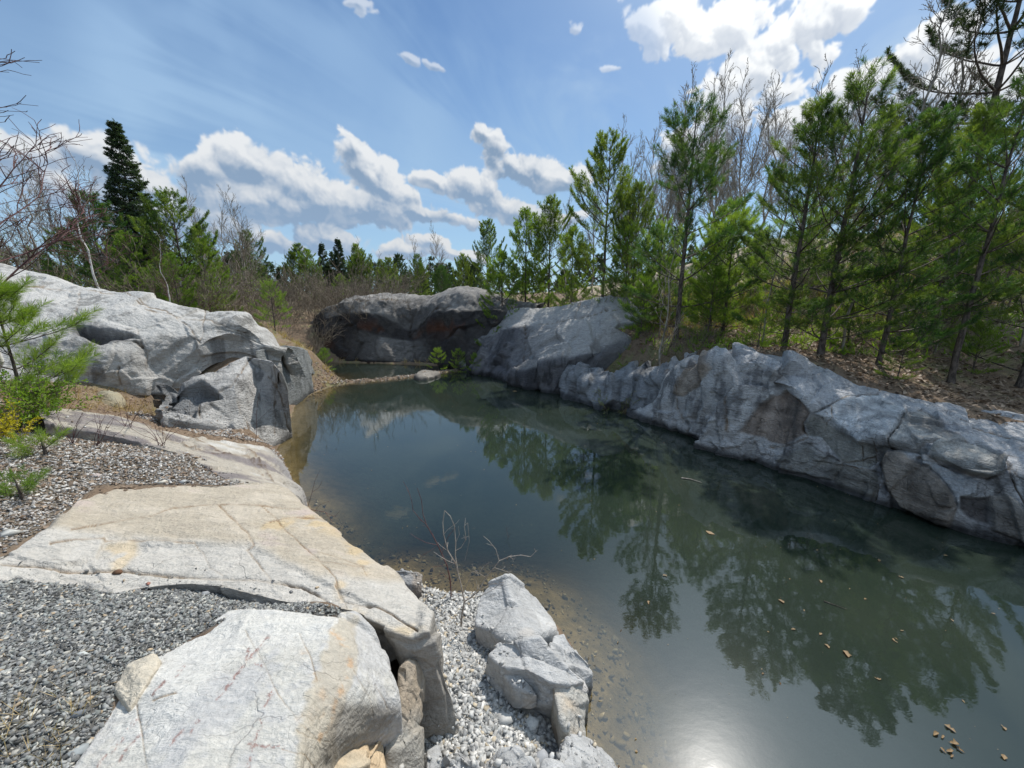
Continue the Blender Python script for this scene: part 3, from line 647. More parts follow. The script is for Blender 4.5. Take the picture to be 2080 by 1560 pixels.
rock('boulder', 'pale white boulder slab with red-brown scrape marks at the bottom edge of the photo', G, disp_b, tint_b, M_ROCK, CR_B)

# --- generic chunk: a fractured angular boulder from a traced outline
def chunk(name, label, poly, ztop, zbot, seed=0, dome=.06, amp=.03, tintc=GREY, mat=None, lean=(0, 0), cscale=6, group=None, smoothk=1, peak=None, cat='rock', Y=None, fs=1.0, over=0):
    """closed lumpy solid over a traced outline: centre, rings out to the rim, then down to the foot"""
    poly = np.array(poly, float); rim = []
    for i, p in enumerate(poly):
        z = ztop[i] if hasattr(ztop, '__len__') else ztop
        rim.append(PZ(p[0], p[1], z) if Y is None else PY(p[0], p[1], Y[i] if hasattr(Y, '__len__') else Y))
    rim = np.array(rim); L = np.sqrt(((proj(rim) - np.roll(proj(rim), -1, 0)) ** 2).sum(-1)); k = np.clip(np.ceil(L / 2.7), 2, 90).astype(int)
    R_ = np.vstack([rim[i] + (rim[(i + 1) % len(rim)] - rim[i]) * (np.arange(k[i]) / k[i])[:, None] for i in range(len(rim))])
    for _ in range(smoothk): R_ = .5 * R_ + .25 * np.roll(R_, 1, 0) + .25 * np.roll(R_, -1, 0)
    R_ = np.vstack([R_, R_[:1]])
    c = R_.mean(0) if peak is None else PZ(*peak); c = c + np.array([0, 0, dome if peak is None else 0])
    foot = R_ + (R_ - c) * np.array([over, over, 0]) + np.array([lean[0], lean[1], 0]); foot[:, 2] = zbot
    rad = np.abs(proj(R_) - proj(c[None])).max(); nr = int(np.clip(rad / 2.7, 6, 120)); t = np.linspace(.02, 1, nr)
    # straight flanks meeting the crown with a small round-over
    top = [c + (R_ - c) * a for a in t]; nb = int(np.clip(np.abs(proj(foot) - proj(R_)).max() / 2.7, 6, 120))
    bot = [R_ + (foot - R_) * a for a in np.linspace(0, 1, nb)[1:]]
    G = np.array(top + bot)
    for _ in range(3): G[1:-1] = .5 * G[1:-1] + .25 * (G[2:] + G[:-2])
    sd = seed * 13
    def disp(G, pp, n):
        e = np.minimum(1, np.arange(len(G)) / 4.0)[:, None]
        return e * (1.25 * facets(G, cscale * .5 * fs, amp, sd, (1, 1, 1), .03, .04) + facets(G, cscale * 1.5 * fs, amp * .35, sd + 1, (1, 1, 1), .2, .05) + amp * .09 * fbm(G, cscale * 3, 4, .6, sd + 2))
    def tnt(G, pp, n):
        r3 = facets(G, cscale * .5 * fs, 1, sd, ids=True)[..., None]; nn = fbm(G, cscale * 2, 4, .6, sd + 4)
        C = np.broadcast_to(np.asarray(tintc, float), G.shape) * (1 + .22 * (r3[..., :1] - .5) + .22 * nn[..., None])
        return mixc(C, C * col(1.1, .88, .66), smooth(fbm(G, cscale * .7, 3, .5, sd + 7), .1, .5) * .6)
    G[:, -1] = G[:, 0]
    o = rock(name, label, G, disp, tnt, mat or M_ROCK, (), group, cat=cat); return o
c4 = lambda L: [p[:2] for p in crop(4, L)]
LG = col(.43, .425, .41)
chunk('rock', 'pointed light grey rock standing on the beach beside the bare sapling', c4([(1262, 392), (1180, 430), (1110, 520), (1085, 640), (1090, 700), (1180, 730), (1290, 790), (1400, 780), (1480, 750), (1570, 725), (1540, 660), (1440, 540), (1360, 460), (1300, 400)]), [.50, .46, .38, .33, .30, .36, .42, .44, .40, .26, .22, .27, .36, .46], -.3, 1, .02, .035, LG, over=.08, cscale=4)
chunk('rock', 'flat angular grey rock with a shaded broken front edge in the middle of the beach', c4([(1170, 880), (1230, 800), (1390, 790), (1470, 780), (1540, 860), (1600, 930), (1740, 1040), (1660, 1060), (1540, 1045), (1400, 970), (1240, 950)]), [.42, .45, .5, .5, .45, .40, .30, .36, .42, .46, .44], .05, 2, .03, .045, LG, over=.0, cscale=5, lean=(0, .05))
chunk('rock', 'narrow grey rock leaning along the water edge below the pointed rock', c4([(1560, 760), (1620, 740), (1700, 850), (1780, 940), (1780, 990), (1740, 1030), (1640, 930), (1580, 880), (1530, 830)]), [.34, .34, .3, .2, .17, .18, .3, .34, .36], -.35, 3, .03, .03, LG * .95, over=.05, cscale=6)
chunk('rock', 'long low grey rock at the water edge beside the submerged ledge', c4([(1560, 1070), (1660, 1050), (1740, 1070), (1770, 1150), (1745, 1200), (1755, 1400), (1660, 1390), (1610, 1290), (1580, 1170)]), [.36, .34, .24, .2, .17, .14, .26, .33, .36], -.35, 4, .03, .03, LG * col(1, .97, .9), over=.04, cscale=5)
chunk('rock', 'grey rock cut by the bottom edge of the photo at the water', c4([(1640, 1400), (1750, 1405), (1850, 1450), (1910, 1510), (1950, 1600), (1950, 1750), (1500, 1750), (1540, 1580)]), [.3, .24, .2, .16, .14, .14, .4, .38], -.35, 5, .04, .04, LG, over=.04, cscale=5)
chunk('rock', 'angular grey stone in the pebbles under the steep nose at the bottom edge', c4([(840, 1580), (900, 1480), (960, 1500), (1010, 1450), (1080, 1500), (1100, 1600), (1080, 1700), (820, 1700)]), [.36, .46, .42, .46, .38, .34, .36, .38], .1, 6, .06, .05, LG * .9, cscale=9)
chunk('rock', 'wide angular grey stone in the pebbles at the bottom edge', c4([(1150, 1500), (1240, 1440), (1350, 1450), (1420, 1520), (1450, 1600), (1420, 1700), (1120, 1700)]), [.38, .44, .44, .4, .36, .38, .38], .12, 7, .05, .05, LG * .9, cscale=8)
chunk('rock', 'grey stone wedge lying in the pebbles under the broken rock edge', c4([(1260, 990), (1310, 975), (1400, 1060), (1460, 1120), (1420, 1110), (1320, 1060)]), [.38, .38, .33, .3, .33, .38], .2, 8, .02, .02, LG * .92, cscale=10)
chunk('rock', 'small dark grey rock at the pond edge above the beach', c4([(600, 400), (560, 365), (640, 355), (740, 385), (765, 430), (730, 460), (650, 440)]), [.3, .35, .33, .25, .18, .2, .28], -.2, 9, .05, .04, col(.27, .27, .27), cscale=8)
chunk('rock', 'thin upright grey rock splinter in the crevice under the slab nose', c4([(660, 960), (690, 930), (730, 1000), (725, 1180), (700, 1300), (720, 1600), (560, 1620), (600, 1380), (640, 1150)]), [.85, .86, .74, .66, .62, .5, .62, .72, .8], .1, 10, .04, .045, col(.33, .31, .27), cscale=5)
chunk('rock', 'tan broken rock below the pale boulder at the bottom edge', c4([(480, 1330), (570, 1280), (590, 1340), (540, 1400), (560, 1560), (600, 1760), (200, 1760), (250, 1560), (350, 1430)]), [.78, .78, .72, .74, .74, .8, .95, .92, .86], .2, 11, .03, .04, col(.46, .40, .30), cscale=5)
chunk('rock', 'tiny pale rock knob between gravel and the pale boulder', [(238, 1398), (262, 1350), (310, 1330), (322, 1345), (300, 1385), (262, 1440)], [1.21, 1.23, 1.23, 1.22, 1.25, 1.23], 1.0, 12, .02, .012, CREAM, cscale=9)

# --- middle slab (R3)
bk = [PZ(*p) for p in [(60, 832, 1.5), (122, 826, 1.46), (230, 843, 1.36), (310, 866, 1.26), (400, 885, 1.12), (480, 898, .95), (548, 908, .72), (592, 962, .50), (622, 1012, .38)]]
fr = [PZ(*p) for p in [(90, 856, 1.5), (140, 868, 1.4), (225, 884, 1.32), (310, 905, 1.22), (385, 930, 1.12), (440, 962, 1.04), (500, 985, .98), (560, 990, .92), (615, 1012, .60)]]
bk, fr = np.array(bk), np.array(fr); md = (bk + fr) / 2 + np.array([0, 0, .03])
b0 = bk.copy(); b0[:, 2] -= [.2, .2, .25, .3, .45, .8, .95, .85, .8]; b0[5:, 0] += .06
G = loft([sh(fr, 0, -.05, -.35), fr, md, bk, b0], vs=3, us=1, cap1=(.06, -.12, -.5))
def tint_r3(G, pp, n):
    s = fbm(G * np.array([.6, 2.6, 1]), 2.2, 4, .55, 63); n3 = fbm(G, 9, 3, .6, 64)
    C = np.broadcast_to(col(.37, .33, .27), G.shape); C = mixc(C, col(.20, .175, .165), smooth(s, .02, .25)); C = mixc(C, col(.5, .48, .44), smooth(s, -.15, -.4) * .8)
    C = mixc(C, col(.30, .29, .28), smooth(pp[..., 0] - (pp[..., 1] - 900) * .6, 520, 560) * .7)
    return C * (1 + .15 * n3[..., None])
rock('rock_slab', 'tan rock slab with dark purplish bands sloping to the pond on the left bank', G, lambda G, pp, n: .03 * fbm(G, 1.6, 4, .5, 83) + .012 * fbm(G, 7, 4, .6, 84) + facets(G, 3, .035, 85, (1, 1, 1), .2, .05) * smooth(n[..., 2], .9, .6), tint_r3, M_ROCK,
     [(crop(2, [(360, 1030), (600, 1040), (830, 1110), (1000, 1200), (1250, 1300), (1480, 1310), (1600, 1400)]), 1.6, .02), (crop(2, [(1150, 1200), (1350, 1300), (1500, 1330), (1590, 1440)]), 1.6, .02), (crop(2, [(1480, 1270), (1600, 1380), (1660, 1500)]), 2, .03)])

# --- whaleback outcrop (R5)
top = [(-420, 420, 9.5), (-150, 505, 9.3), (0, 535, 9.2), (140, 575, 9.0), (220, 590, 8.9), (290, 597, 8.8), (380, 622, 8.8), (440, 632, 8.9), (490, 637, 9.0), (530, 662, 9.2), (546, 698, 9.0)]
sh1 = [(-400, 560, 7.6), (-150, 580, 7.6), (0, 600, 7.7), (140, 625, 7.8), (220, 632, 7.9), (290, 640, 8.0), (380, 655, 8.2), (440, 660, 8.4), (490, 660, 8.6), (525, 680, 8.9), (543, 700, 8.9)]
fc = [(-400, 660, 6.6), (-150, 665, 6.7), (0, 680, 6.8), (140, 690, 7.0), (220, 690, 7.25), (290, 690, 7.5), (380, 682, 7.9), (440, 680, 8.2), (480, 680, 8.5), (515, 692, 8.8), (540, 704, 8.85)]
bs = [(-400, 800, 5.7), (-150, 790, 5.9), (0, 780, 6.2), (130, 785, 6.6), (220, 792, 6.9), (280, 792, 7.1), (335, 756, 7.4), (404, 706, 7.9), (445, 690, 8.3), (492, 706, 8.65), (530, 716, 8.8)]
rr = rowsY(top, sh1, fc, bs)
G = loft([sh(rr[0], -.1, .9, -.9), sh(rr[0], 0, .35, -.12)] + [np.array(r) for r in rr] + [sh(rr[3], 0, .05, -.5)], vs=14, us=4, cap1=(.1, .5, -.2))
def disp_r5(G, pp, n):
    d = .09 * fbm(G, .8, 4, .5, 23) + .03 * fbm(G, 3.2, 4, .55, 24) + .012 * fbm(G * np.array([1, 1, 2.]), 11, 3, .6, 26)
    hol = smooth(sdf(pp + fbm(G, 2.5, 3, .5, 8)[..., None] * 8, crop(2, [(440, 530), (600, 570), (830, 600), (850, 625), (700, 640), (600, 665), (470, 600)])), -2, 14)
    lobe = smooth(sdf(pp, crop(2, [(470, 740), (560, 670), (720, 640), (860, 660), (900, 760), (880, 870), (760, 920), (560, 890), (480, 820)])), -4, 30)
    step = smooth(sdf(pp, [(300, 735), (410, 660), (540, 640), (560, 760), (300, 860)]), -4, 14)
    return d - hol * .38 + lobe * .14 - step * .10 + .05 * facets(G, 1.4, 1.0, 3, (1, .6, 1), .2, .04)
def tint_r5(G, pp, n):
    s = fbm(G * np.array([1.2, 1, 2.2]), 1.6, 5, .6, 73); n3 = fbm(G, 10, 4, .65, 74)
    C = np.broadcast_to(col(.45, .435, .405), G.shape); C = mixc(C, col(.25, .24, .22), smooth(s + n3 * .9, -.02, .4))
    face = smooth(n[..., 2], .75, .4); C = mixc(C, col(.38, .36, .33), face * .55)
    run = smooth(fbm(G * np.array([5, 5, .5]), 1.0, 3, .5, 75), .15, .5) * face; C = mixc(C, col(.12, .115, .11), run * .7)
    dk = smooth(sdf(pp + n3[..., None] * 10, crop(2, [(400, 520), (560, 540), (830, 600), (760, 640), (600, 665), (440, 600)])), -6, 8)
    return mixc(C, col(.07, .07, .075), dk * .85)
rock('rock_outcrop', 'long pale whaleback rock outcrop with a dark hollow on the left bank', G, disp_r5, tint_r5, M_ROCK,
     [(crop(2, [(830, 560), (860, 660), (890, 720), (880, 800)]), 2.4, .05), (crop(2, [(450, 540), (470, 430), (490, 330)]), 1.8, .03), (crop(2, [(830, 400), (1000, 450), (1150, 560), (1210, 640)]), 1.8, .03), (crop(2, [(730, 800), (740, 900)]), 2.5, .05),
      (crop(2, [(560, 640), (700, 625), (830, 650), (900, 700)]), 2.0, .05), (crop(2, [(880, 440), (1100, 500), (1300, 520), (1500, 590)]), 1.5, .025), (crop(2, [(620, 300), (760, 340), (900, 420)]), 1.5, .02), (crop(2, [(1200, 640), (1230, 560), (1240, 440)]), 1.5, .03), (crop(2, [(0, 270), (250, 300), (480, 330), (700, 350)]), 1.4, .02)], crackcol=.6)

# --- upright cliff block at the pond (R4) and its dark neighbour
t4 = [(300, 812, 1.2), (322, 800, 1.27), (372, 782, 1.36), (420, 770, 1.42), (448, 750, 1.5), (500, 724, 1.66), (552, 733, 1.62), (572, 757, 1.5)]
m4 = [(300, 818, 1.15), (322, 805, 1.2), (372, 800, 1.25), (424, 795, 1.25), (476, 780, 1.35), (520, 745, 1.45), (560, 765, 1.3), (584, 790, 1.1)]
b4 = [(300, 842, 1.05), (335, 850, 1.02), (372, 856, .98), (430, 864, .85), (490, 878, .6), (530, 890, .35), (566, 897, .06), (594, 886, .0)]
rr = rowsZ(t4, m4, b4)
for r in rr: 
    for q in r[:1]: q[1] += .2
G = loft([sh(rr[0], -.65, .8, -.7), sh(rr[0], -.25, .3, -.05)] + [np.array(r) for r in rr] + [sh(rr[2], .0, .0, -.9)], vs=1, cap1=(-.85, 1.0, -.05), hard_u=True)
def tint_cl(G, pp, n, base=col(.40, .385, .36), sd=91):
    s = fbm(G * np.array([3, 3, .8]), 2.0, 4, .6, sd); r3 = facets(G, 1.7, 1, sd - 58, (1, 1, .45), ids=True)[..., None]
    C = np.broadcast_to(base, G.shape) * (1 + .3 * (r3[..., :1] - .5)); C = mixc(C, base * .38, smooth(s, .08, .4) * .75); C = mixc(C, base * 1.35, smooth(s, -.1, -.5) * .7)
    return C
def disp_cl(G, pp, n, a=1.0, sd=33):
    e = smooth(pp[..., 1] * 0 + np.arange(G.shape[0])[:, None], 2, 10)
    return (.25 + .75 * smooth(G[..., 2], 1.65, 1.2)) * e * a * (facets(G, 1.7, .09, sd, (1, 1, .4), .12, .03) + facets(G, 5, .025, sd + 1, (1, 1, .4), .2, .05) + .010 * fbm(G, 12, 4, .6, sd + 2))
rock('rock_outcrop', 'upright grey cliff block rising straight from the pond on the left bank', G, lambda G, pp, n: disp_cl(G, pp, n) * smooth(G[..., 0] * 0 + np.arange(G.shape[1])[None, ::-1], 0, 90) * smooth(pp[..., 0], 584, 556) - .25 * smooth(sdf(pp, crop(2, [(940, 930), (1000, 900), (1220, 880), (1290, 930), (1340, 980), (1200, 1010), (1180, 1090), (960, 1040)])), -4, 12), lambda G, pp, n: mixc(tint_cl(G, pp, n), col(.15, .155, .16), smooth(sdf(pp, crop(2, [(940, 930), (1000, 890), (1220, 870), (1290, 930), (1340, 960), (1200, 1010), (1180, 1090), (960, 1040)])), -4, 8) * .8), M_WALL,
     [(crop(2, [(1660, 780), (1660, 900), (1650, 1200)]), 2.2, .05), (crop(2, [(1540, 700), (1400, 900), (1300, 960)]), 2, .05), (crop(2, [(1620, 850), (1700, 980), (1750, 1180)]), 1.8, .04), (crop(2, [(1440, 1000), (1480, 1180)]), 2.4, .05), (crop(2, [(1290, 980), (1200, 1000), (1210, 1100)]), 2.4, .06)])
t5 = [(540, 705, 9.0), (575, 703, 9.3), (610, 706, 9.5), (628, 716, 9.4), (634, 722, 9.8)]
b5 = [(540, 800, 7.9), (575, 812, 8.6), (603, 812, 9.0), (620, 795, 9.4), (636, 782, 9.9)]
t5 = [(520, 712), (548, 706), (576, 702), (603, 704), (620, 712), (632, 726)]; b5 = [(540, 870), (565, 850), (588, 832), (604, 818), (620, 805), (636, 795)]
rb5 = [PZ(p[0], p[1], 0) for p in b5]; rt5 = [PY(p[0], p[1], q[1] + .30) for p, q in zip(t5, rb5)]; rt5[5] = PY(630, 740, rb5[5][1] + .2); rr = [rt5, rb5]
G = loft([sh(rr[0], -.25, .9, -.9), sh(rr[0], -.12, .35, -.06), np.array(rr[0]), np.array(rr[0]) * .5 + np.array(rr[1]) * .5 + np.array([.03, -.03, 0]), np.array(rr[1]), sh(rr[1], .0, .05, -.8)], cap1=(-.45, .7, -.1), hard_u=True)
rock('rock_outcrop', 'dark grey broken rock block behind the upright cliff block', G, lambda G, pp, n: disp_cl(G, pp, n, .7, 44), lambda G, pp, n: tint_cl(G, pp, n, col(.24, .25, .245), 95), M_WALL)
chunk('rock', 'round tan stone lying at the foot of the whaleback outcrop', [(193, 805), (205, 795), (240, 797), (252, 812), (248, 828), (215, 832), (196, 826)], None, .9, 14, .12, .04, col(.30, .27, .19), cscale=4, Y=[6.3, 6.5, 6.5, 6.4, 6.2, 6.1, 6.1])

# --- far dome (B1)
c5 = lambda L: crop(5, L)
crest = c5([(222, 800), (250, 735), (310, 680), (400, 635), (480, 610), (640, 580), (820, 586), (940, 586), (1040, 547), (1130, 536), (1250, 550), (1340, 585), (1430, 625), (1580, 655)])
waist = c5([(222, 850), (250, 800), (310, 745), (400, 715), (480, 705), (620, 715), (790, 800), (850, 790), (940, 730), (1020, 700), (1130, 690), (1280, 680), (1400, 690), (1560, 690)])
under = c5([(225, 900), (255, 860), (320, 800), (400, 790), (480, 790), (620, 820), (790, 860), (850, 860), (940, 820), (1050, 800), (1130, 790), (1280, 770), (1400, 760), (1560, 740)])
base_ = c5([(200, 940), (290, 975), (340, 985), (400, 992), (480, 998), (620, 1002), (800, 1005), (870, 1008), (960, 1012), (1050, 1025), (1140, 1040), (1250, 1045), (1380, 1050), (1500, 1060)])
yb = [float(PZ(p[0], p[1], 0.0)[1]) for p in base_]; yb[0] = yb[1] + .3
rc = [PY(p[0], p[1], y + 2.6) for p, y in zip(crest, yb)]; rw = [PY(p[0], p[1], y + .9) for p, y in zip(waist, yb)]; ru = [PY(p[0], p[1], y + 1.0) for p, y in zip(under, yb)]; rb = [PY(p[0], p[1], y) for p, y in zip(base_, yb)]
ru = sh(ru, 0, -.25, 0)
G = loft([sh(rc, 0, 2.0, -1.6), sh(rc, 0, .9, -.25), np.array(rc), (np.array(rc) + np.array(rw)) / 2 + np.array([0, -.25, .22]), np.array(rw), ru, np.array(rb), sh(rb, 0, .3, -1.0)], vs=4, us=2, cap0=(.2, .8, 0), cap1=(.2, .5, 0))
def tint_dome(G, pp, n):
    up = smooth(n[..., 2], .35, .75); s = fbm(G * np.array([1, 1, 2]), 1.2, 5, .6, 101); n3 = fbm(G, 6, 4, .65, 102)
    C = mixc(np.broadcast_to(col(.035, .032, .032), G.shape), col(.23, .215, .195), up); C = mixc(C, col(.07, .065, .06), smooth(s + .7 * n3, .0, .4) * .75)  # shade of the face turned from the sun, painted near black by slope
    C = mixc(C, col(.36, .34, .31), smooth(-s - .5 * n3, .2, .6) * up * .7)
    ru_ = smooth(fbm(G * np.array([1.5, 1, 1]), 1.3, 4, .6, 104), .0, .35) * smooth(pp[..., 1], 640, 670) * smooth(n[..., 2], .45, .1); C = mixc(C, col(.11, .04, .018), ru_ * .8)
    return C
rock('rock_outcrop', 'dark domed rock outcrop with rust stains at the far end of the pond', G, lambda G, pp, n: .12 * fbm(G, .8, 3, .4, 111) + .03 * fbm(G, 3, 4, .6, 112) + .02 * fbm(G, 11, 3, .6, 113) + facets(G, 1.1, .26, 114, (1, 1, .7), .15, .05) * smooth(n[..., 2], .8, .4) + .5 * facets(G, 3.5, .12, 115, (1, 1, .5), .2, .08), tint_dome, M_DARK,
     [(crop(5, [(380, 680), (390, 800), (420, 960)]), 1.8, .06), (crop(5, [(790, 640), (820, 720), (800, 840)]), 2.5, .1), (crop(5, [(800, 850), (900, 760), (980, 690), (1060, 660)]), 2, .06), (crop(5, [(480, 630), (700, 620), (840, 640)]), 1.3, .03)])

# --- sloping outcrop right of the dome (B2)
crest = [(975, 668), (1015, 640), (1045, 628), (1100, 625), (1150, 618), (1205, 606), (1240, 602), (1290, 606), (1345, 615), (1400, 640)]
waist = [(965, 700), (1000, 680), (1040, 668), (1100, 665), (1150, 660), (1205, 655), (1240, 655), (1280, 650), (1330, 645), (1390, 655)]
base_ = [(935, 745), (968, 752), (1005, 756), (1058, 762), (1100, 745), (1160, 728), (1215, 716), (1255, 708), (1310, 702), (1370, 700)]
yw = [16.0, 14.8, 14.0, 13.2, 12.6, 12.2, 12, 12, 12.2, 12.6]
yb2 = [15.2, 14.2, 13.6, 12.2, 11.6, 11.2, 11.1, 11.3, 11.7, 12.2]
rc = [PY(p[0], p[1], y + 1.5) for p, y in zip(crest, yw)]; rw = [PY(p[0], p[1], y + .2) for p, y in zip(waist, yw)]; rb = [PY(p[0], p[1], y) for p, y in zip(base_, yb2)]
G = loft([sh(rc, 0, 2.0, -1.2), sh(rc, 0, .8, -.15), np.array(rc), np.array(rw), np.array(rb), sh(rb, 0, .2, -1.2)], vs=2, cap0=(-.3, .8, -.2), cap1=(.3, .8, -.2))
def tint_b2(G, pp, n):
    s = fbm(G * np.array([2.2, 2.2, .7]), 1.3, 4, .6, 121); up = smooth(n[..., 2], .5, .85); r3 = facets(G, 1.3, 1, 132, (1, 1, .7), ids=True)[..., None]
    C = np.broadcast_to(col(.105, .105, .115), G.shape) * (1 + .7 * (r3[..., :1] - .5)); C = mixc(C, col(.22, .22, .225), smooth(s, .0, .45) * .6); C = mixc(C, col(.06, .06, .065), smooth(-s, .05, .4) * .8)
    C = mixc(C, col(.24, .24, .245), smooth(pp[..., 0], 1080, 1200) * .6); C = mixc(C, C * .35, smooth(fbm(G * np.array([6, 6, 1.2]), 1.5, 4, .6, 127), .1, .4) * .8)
    return mixc(C, col(.42, .41, .39), up * .8)  # lit tops and shaded steep faces put into the tint by slope
rock('rock_outcrop', 'blue-grey slanting rock face right of the dark dome', G, lambda G, pp, n: .05 * fbm(G, 1.2, 4, .5, 131) + smooth(np.broadcast_to(np.arange(G.shape[0])[:, None], G.shape[:2]), G.shape[0] * .30, G.shape[0] * .55) * facets(G, 1.3, .34, 132, (1, 1, .7), .12, .03) + facets(G, 3.2, .05, 133, (1, 1, .6), .12, .05) + .02 * fbm(G, 12, 3, .6, 134), tint_b2, M_DARK,
     [(crop(5, [(1520, 780), (1510, 900), (1480, 1050)]), 2, .08), (crop(5, [(1600, 780), (1800, 740), (2000, 690)]), 1.6, .08), (crop(5, [(1840, 640), (1800, 760)]), 1.4, .05)])
c6 = lambda L: crop(6, L)
# square block and rubble in front of the ledge (B3, B4)
tb = c6([(270, 345), (330, 335), (450, 325), (605, 320), (625, 360)]); bb = c6([(212, 545), (300, 565), (430, 588), (580, 602), (600, 640)])
Yb = [float(PZ(p[0], p[1], 0)[1]) for p in bb]; rt = [PY(p[0], p[1], y + .35) for p, y in zip(tb, Yb)]; rb = [PY(p[0], p[1], y) for p, y in zip(bb, Yb)]
G = loft([sh(rt, .1, 1.2, -.5), sh(rt, .05, .5, 0), np.array(rt), np.array(rb), sh(rb, 0, .1, -.8)], vs=1, cap0=(-.05, .8, -.1), cap1=(.05, .9, -.1), hard_u=True)
rock('rock_outcrop', 'square cut grey rock block standing in the water below the slanting face', G, lambda G, pp, n: facets(G, 1.4, .20, 141, (1, 1, 1), .12, .05) + facets(G, 4, .07, 142, (1, 1, 1), .2, .08) + .015 * fbm(G, 12, 3, .6, 143), lambda G, pp, n: tint_cl(G, pp, n, col(.27, .285, .29), 145), M_WALL, [(c6([(270, 380), (420, 400), (600, 370)]), 1.6, .05), (c6([(340, 500), (450, 540), (560, 590)]), 1.6, .04)])
tb = [(1160, 735), (1195, 765), (1240, 768), (1290, 752), (1335, 748), (1375, 760)]; wb = [(1155, 758), (1190, 778), (1240, 780), (1290, 768), (1335, 766), (1375, 775)]; bb = [(1150, 806), (1205, 826), (1245, 832), (1290, 838), (1335, 856), (1385, 870)]
Yb = [float(PZ(p[0], p[1], 0)[1]) for p in bb]; rt = [PY(p[0], p[1], y + .7) for p, y in zip(tb, Yb)]; rw = [PY(p[0], p[1], y + .35) for p, y in zip(wb, Yb)]; rb = [PY(p[0], p[1], y) for p, y in zip(bb, Yb)]
G = loft([sh(rt, .1, 1.0, -.5), sh(rt, .0, .3, 0), np.array(rt), np.array(rw), np.array(rb), sh(rb, 0, .1, -.9)], vs=1, cap0=(-.03, .5, -.1), cap1=(.1, .5, -.1), hard_u=True)
rock('rock_outcrop', 'low jumbled grey rock ledge between the square block and the long wall', G, lambda G, pp, n: facets(G, 1.6, .28, 151, (1, 1, .8), .08, .04) + facets(G, 4.5, .06, 152, (1, 1, .8), .12, .05) + .02 * fbm(G, 12, 3, .6, 153), lambda G, pp, n: tint_cl(G, pp, n, col(.25, .26, .27), 155), M_WALL)

# --- long quarry wall on the right (B5)
wlp = [(1290, 846), (1340, 860), (1380, 872), (1425, 894), (1494, 925), (1568, 946), (1649, 973), (1703, 993), (1784, 1020), (1851, 1042), (1932, 1072), (2003, 1093), (2080, 1112), (2200, 1152), (2420, 1220), (2800, 1340)]
tp = [(1312, 790), (1352, 752), (1385, 731), (1440, 723), (1505, 719), (1540, 727), (1600, 725), (1660, 750), (1740, 786), (1800, 805), (1880, 821), (1950, 831), (2030, 841), (2150, 861), (2350, 896), (2700, 960)]
sp_ = [(1308, 815), (1348, 782), (1383, 752), (1432, 742), (1500, 738), (1562, 745), (1626, 800), (1690, 866), (1755, 896), (1815, 906), (1885, 925), (1960, 940), (2040, 960), (2160, 985), (2360, 1030), (2720, 1120)]
st = [.5, .6, .8, .9, .9, 1.0, 1.3, 1.35, 1.35, 1.35, 1.35, 1.4, 1.4, 1.4, 1.4, 1.4]; ssb = [.3, .3, .35, .4, .45, .5, .45, .4, .38, .36, .36, .36, .36, .36, .36, .36]
Yw = [float(PZ(p[0], p[1], 0)[1]) for p in wlp]
rt = [PY(p[0], p[1], y + a) for p, y, a in zip(tp, Yw, st)]; rs = [PY(p[0], p[1], y + a) for p, y, a in zip(sp_, Yw, ssb)]; rb = [PY(p[0], p[1], y) for p, y in zip(wlp, Yw)]
rt, rs, rb = map(np.array, (rt, rs, rb))
G = loft([sh(rt, .5, .7, -.6), sh(rt, .18, .25, -.03), rt, (rt + rs) / 2 + np.array([0, 0, .05]), rs, rs * .5 + rb * .5 + np.array([-.05, -.05, 0]), rb, sh(rb, .12, .1, -1.0)], vs=2, cap0=(-.05, .6, -.2))
WN = np.array([-.55, -.75, .36])
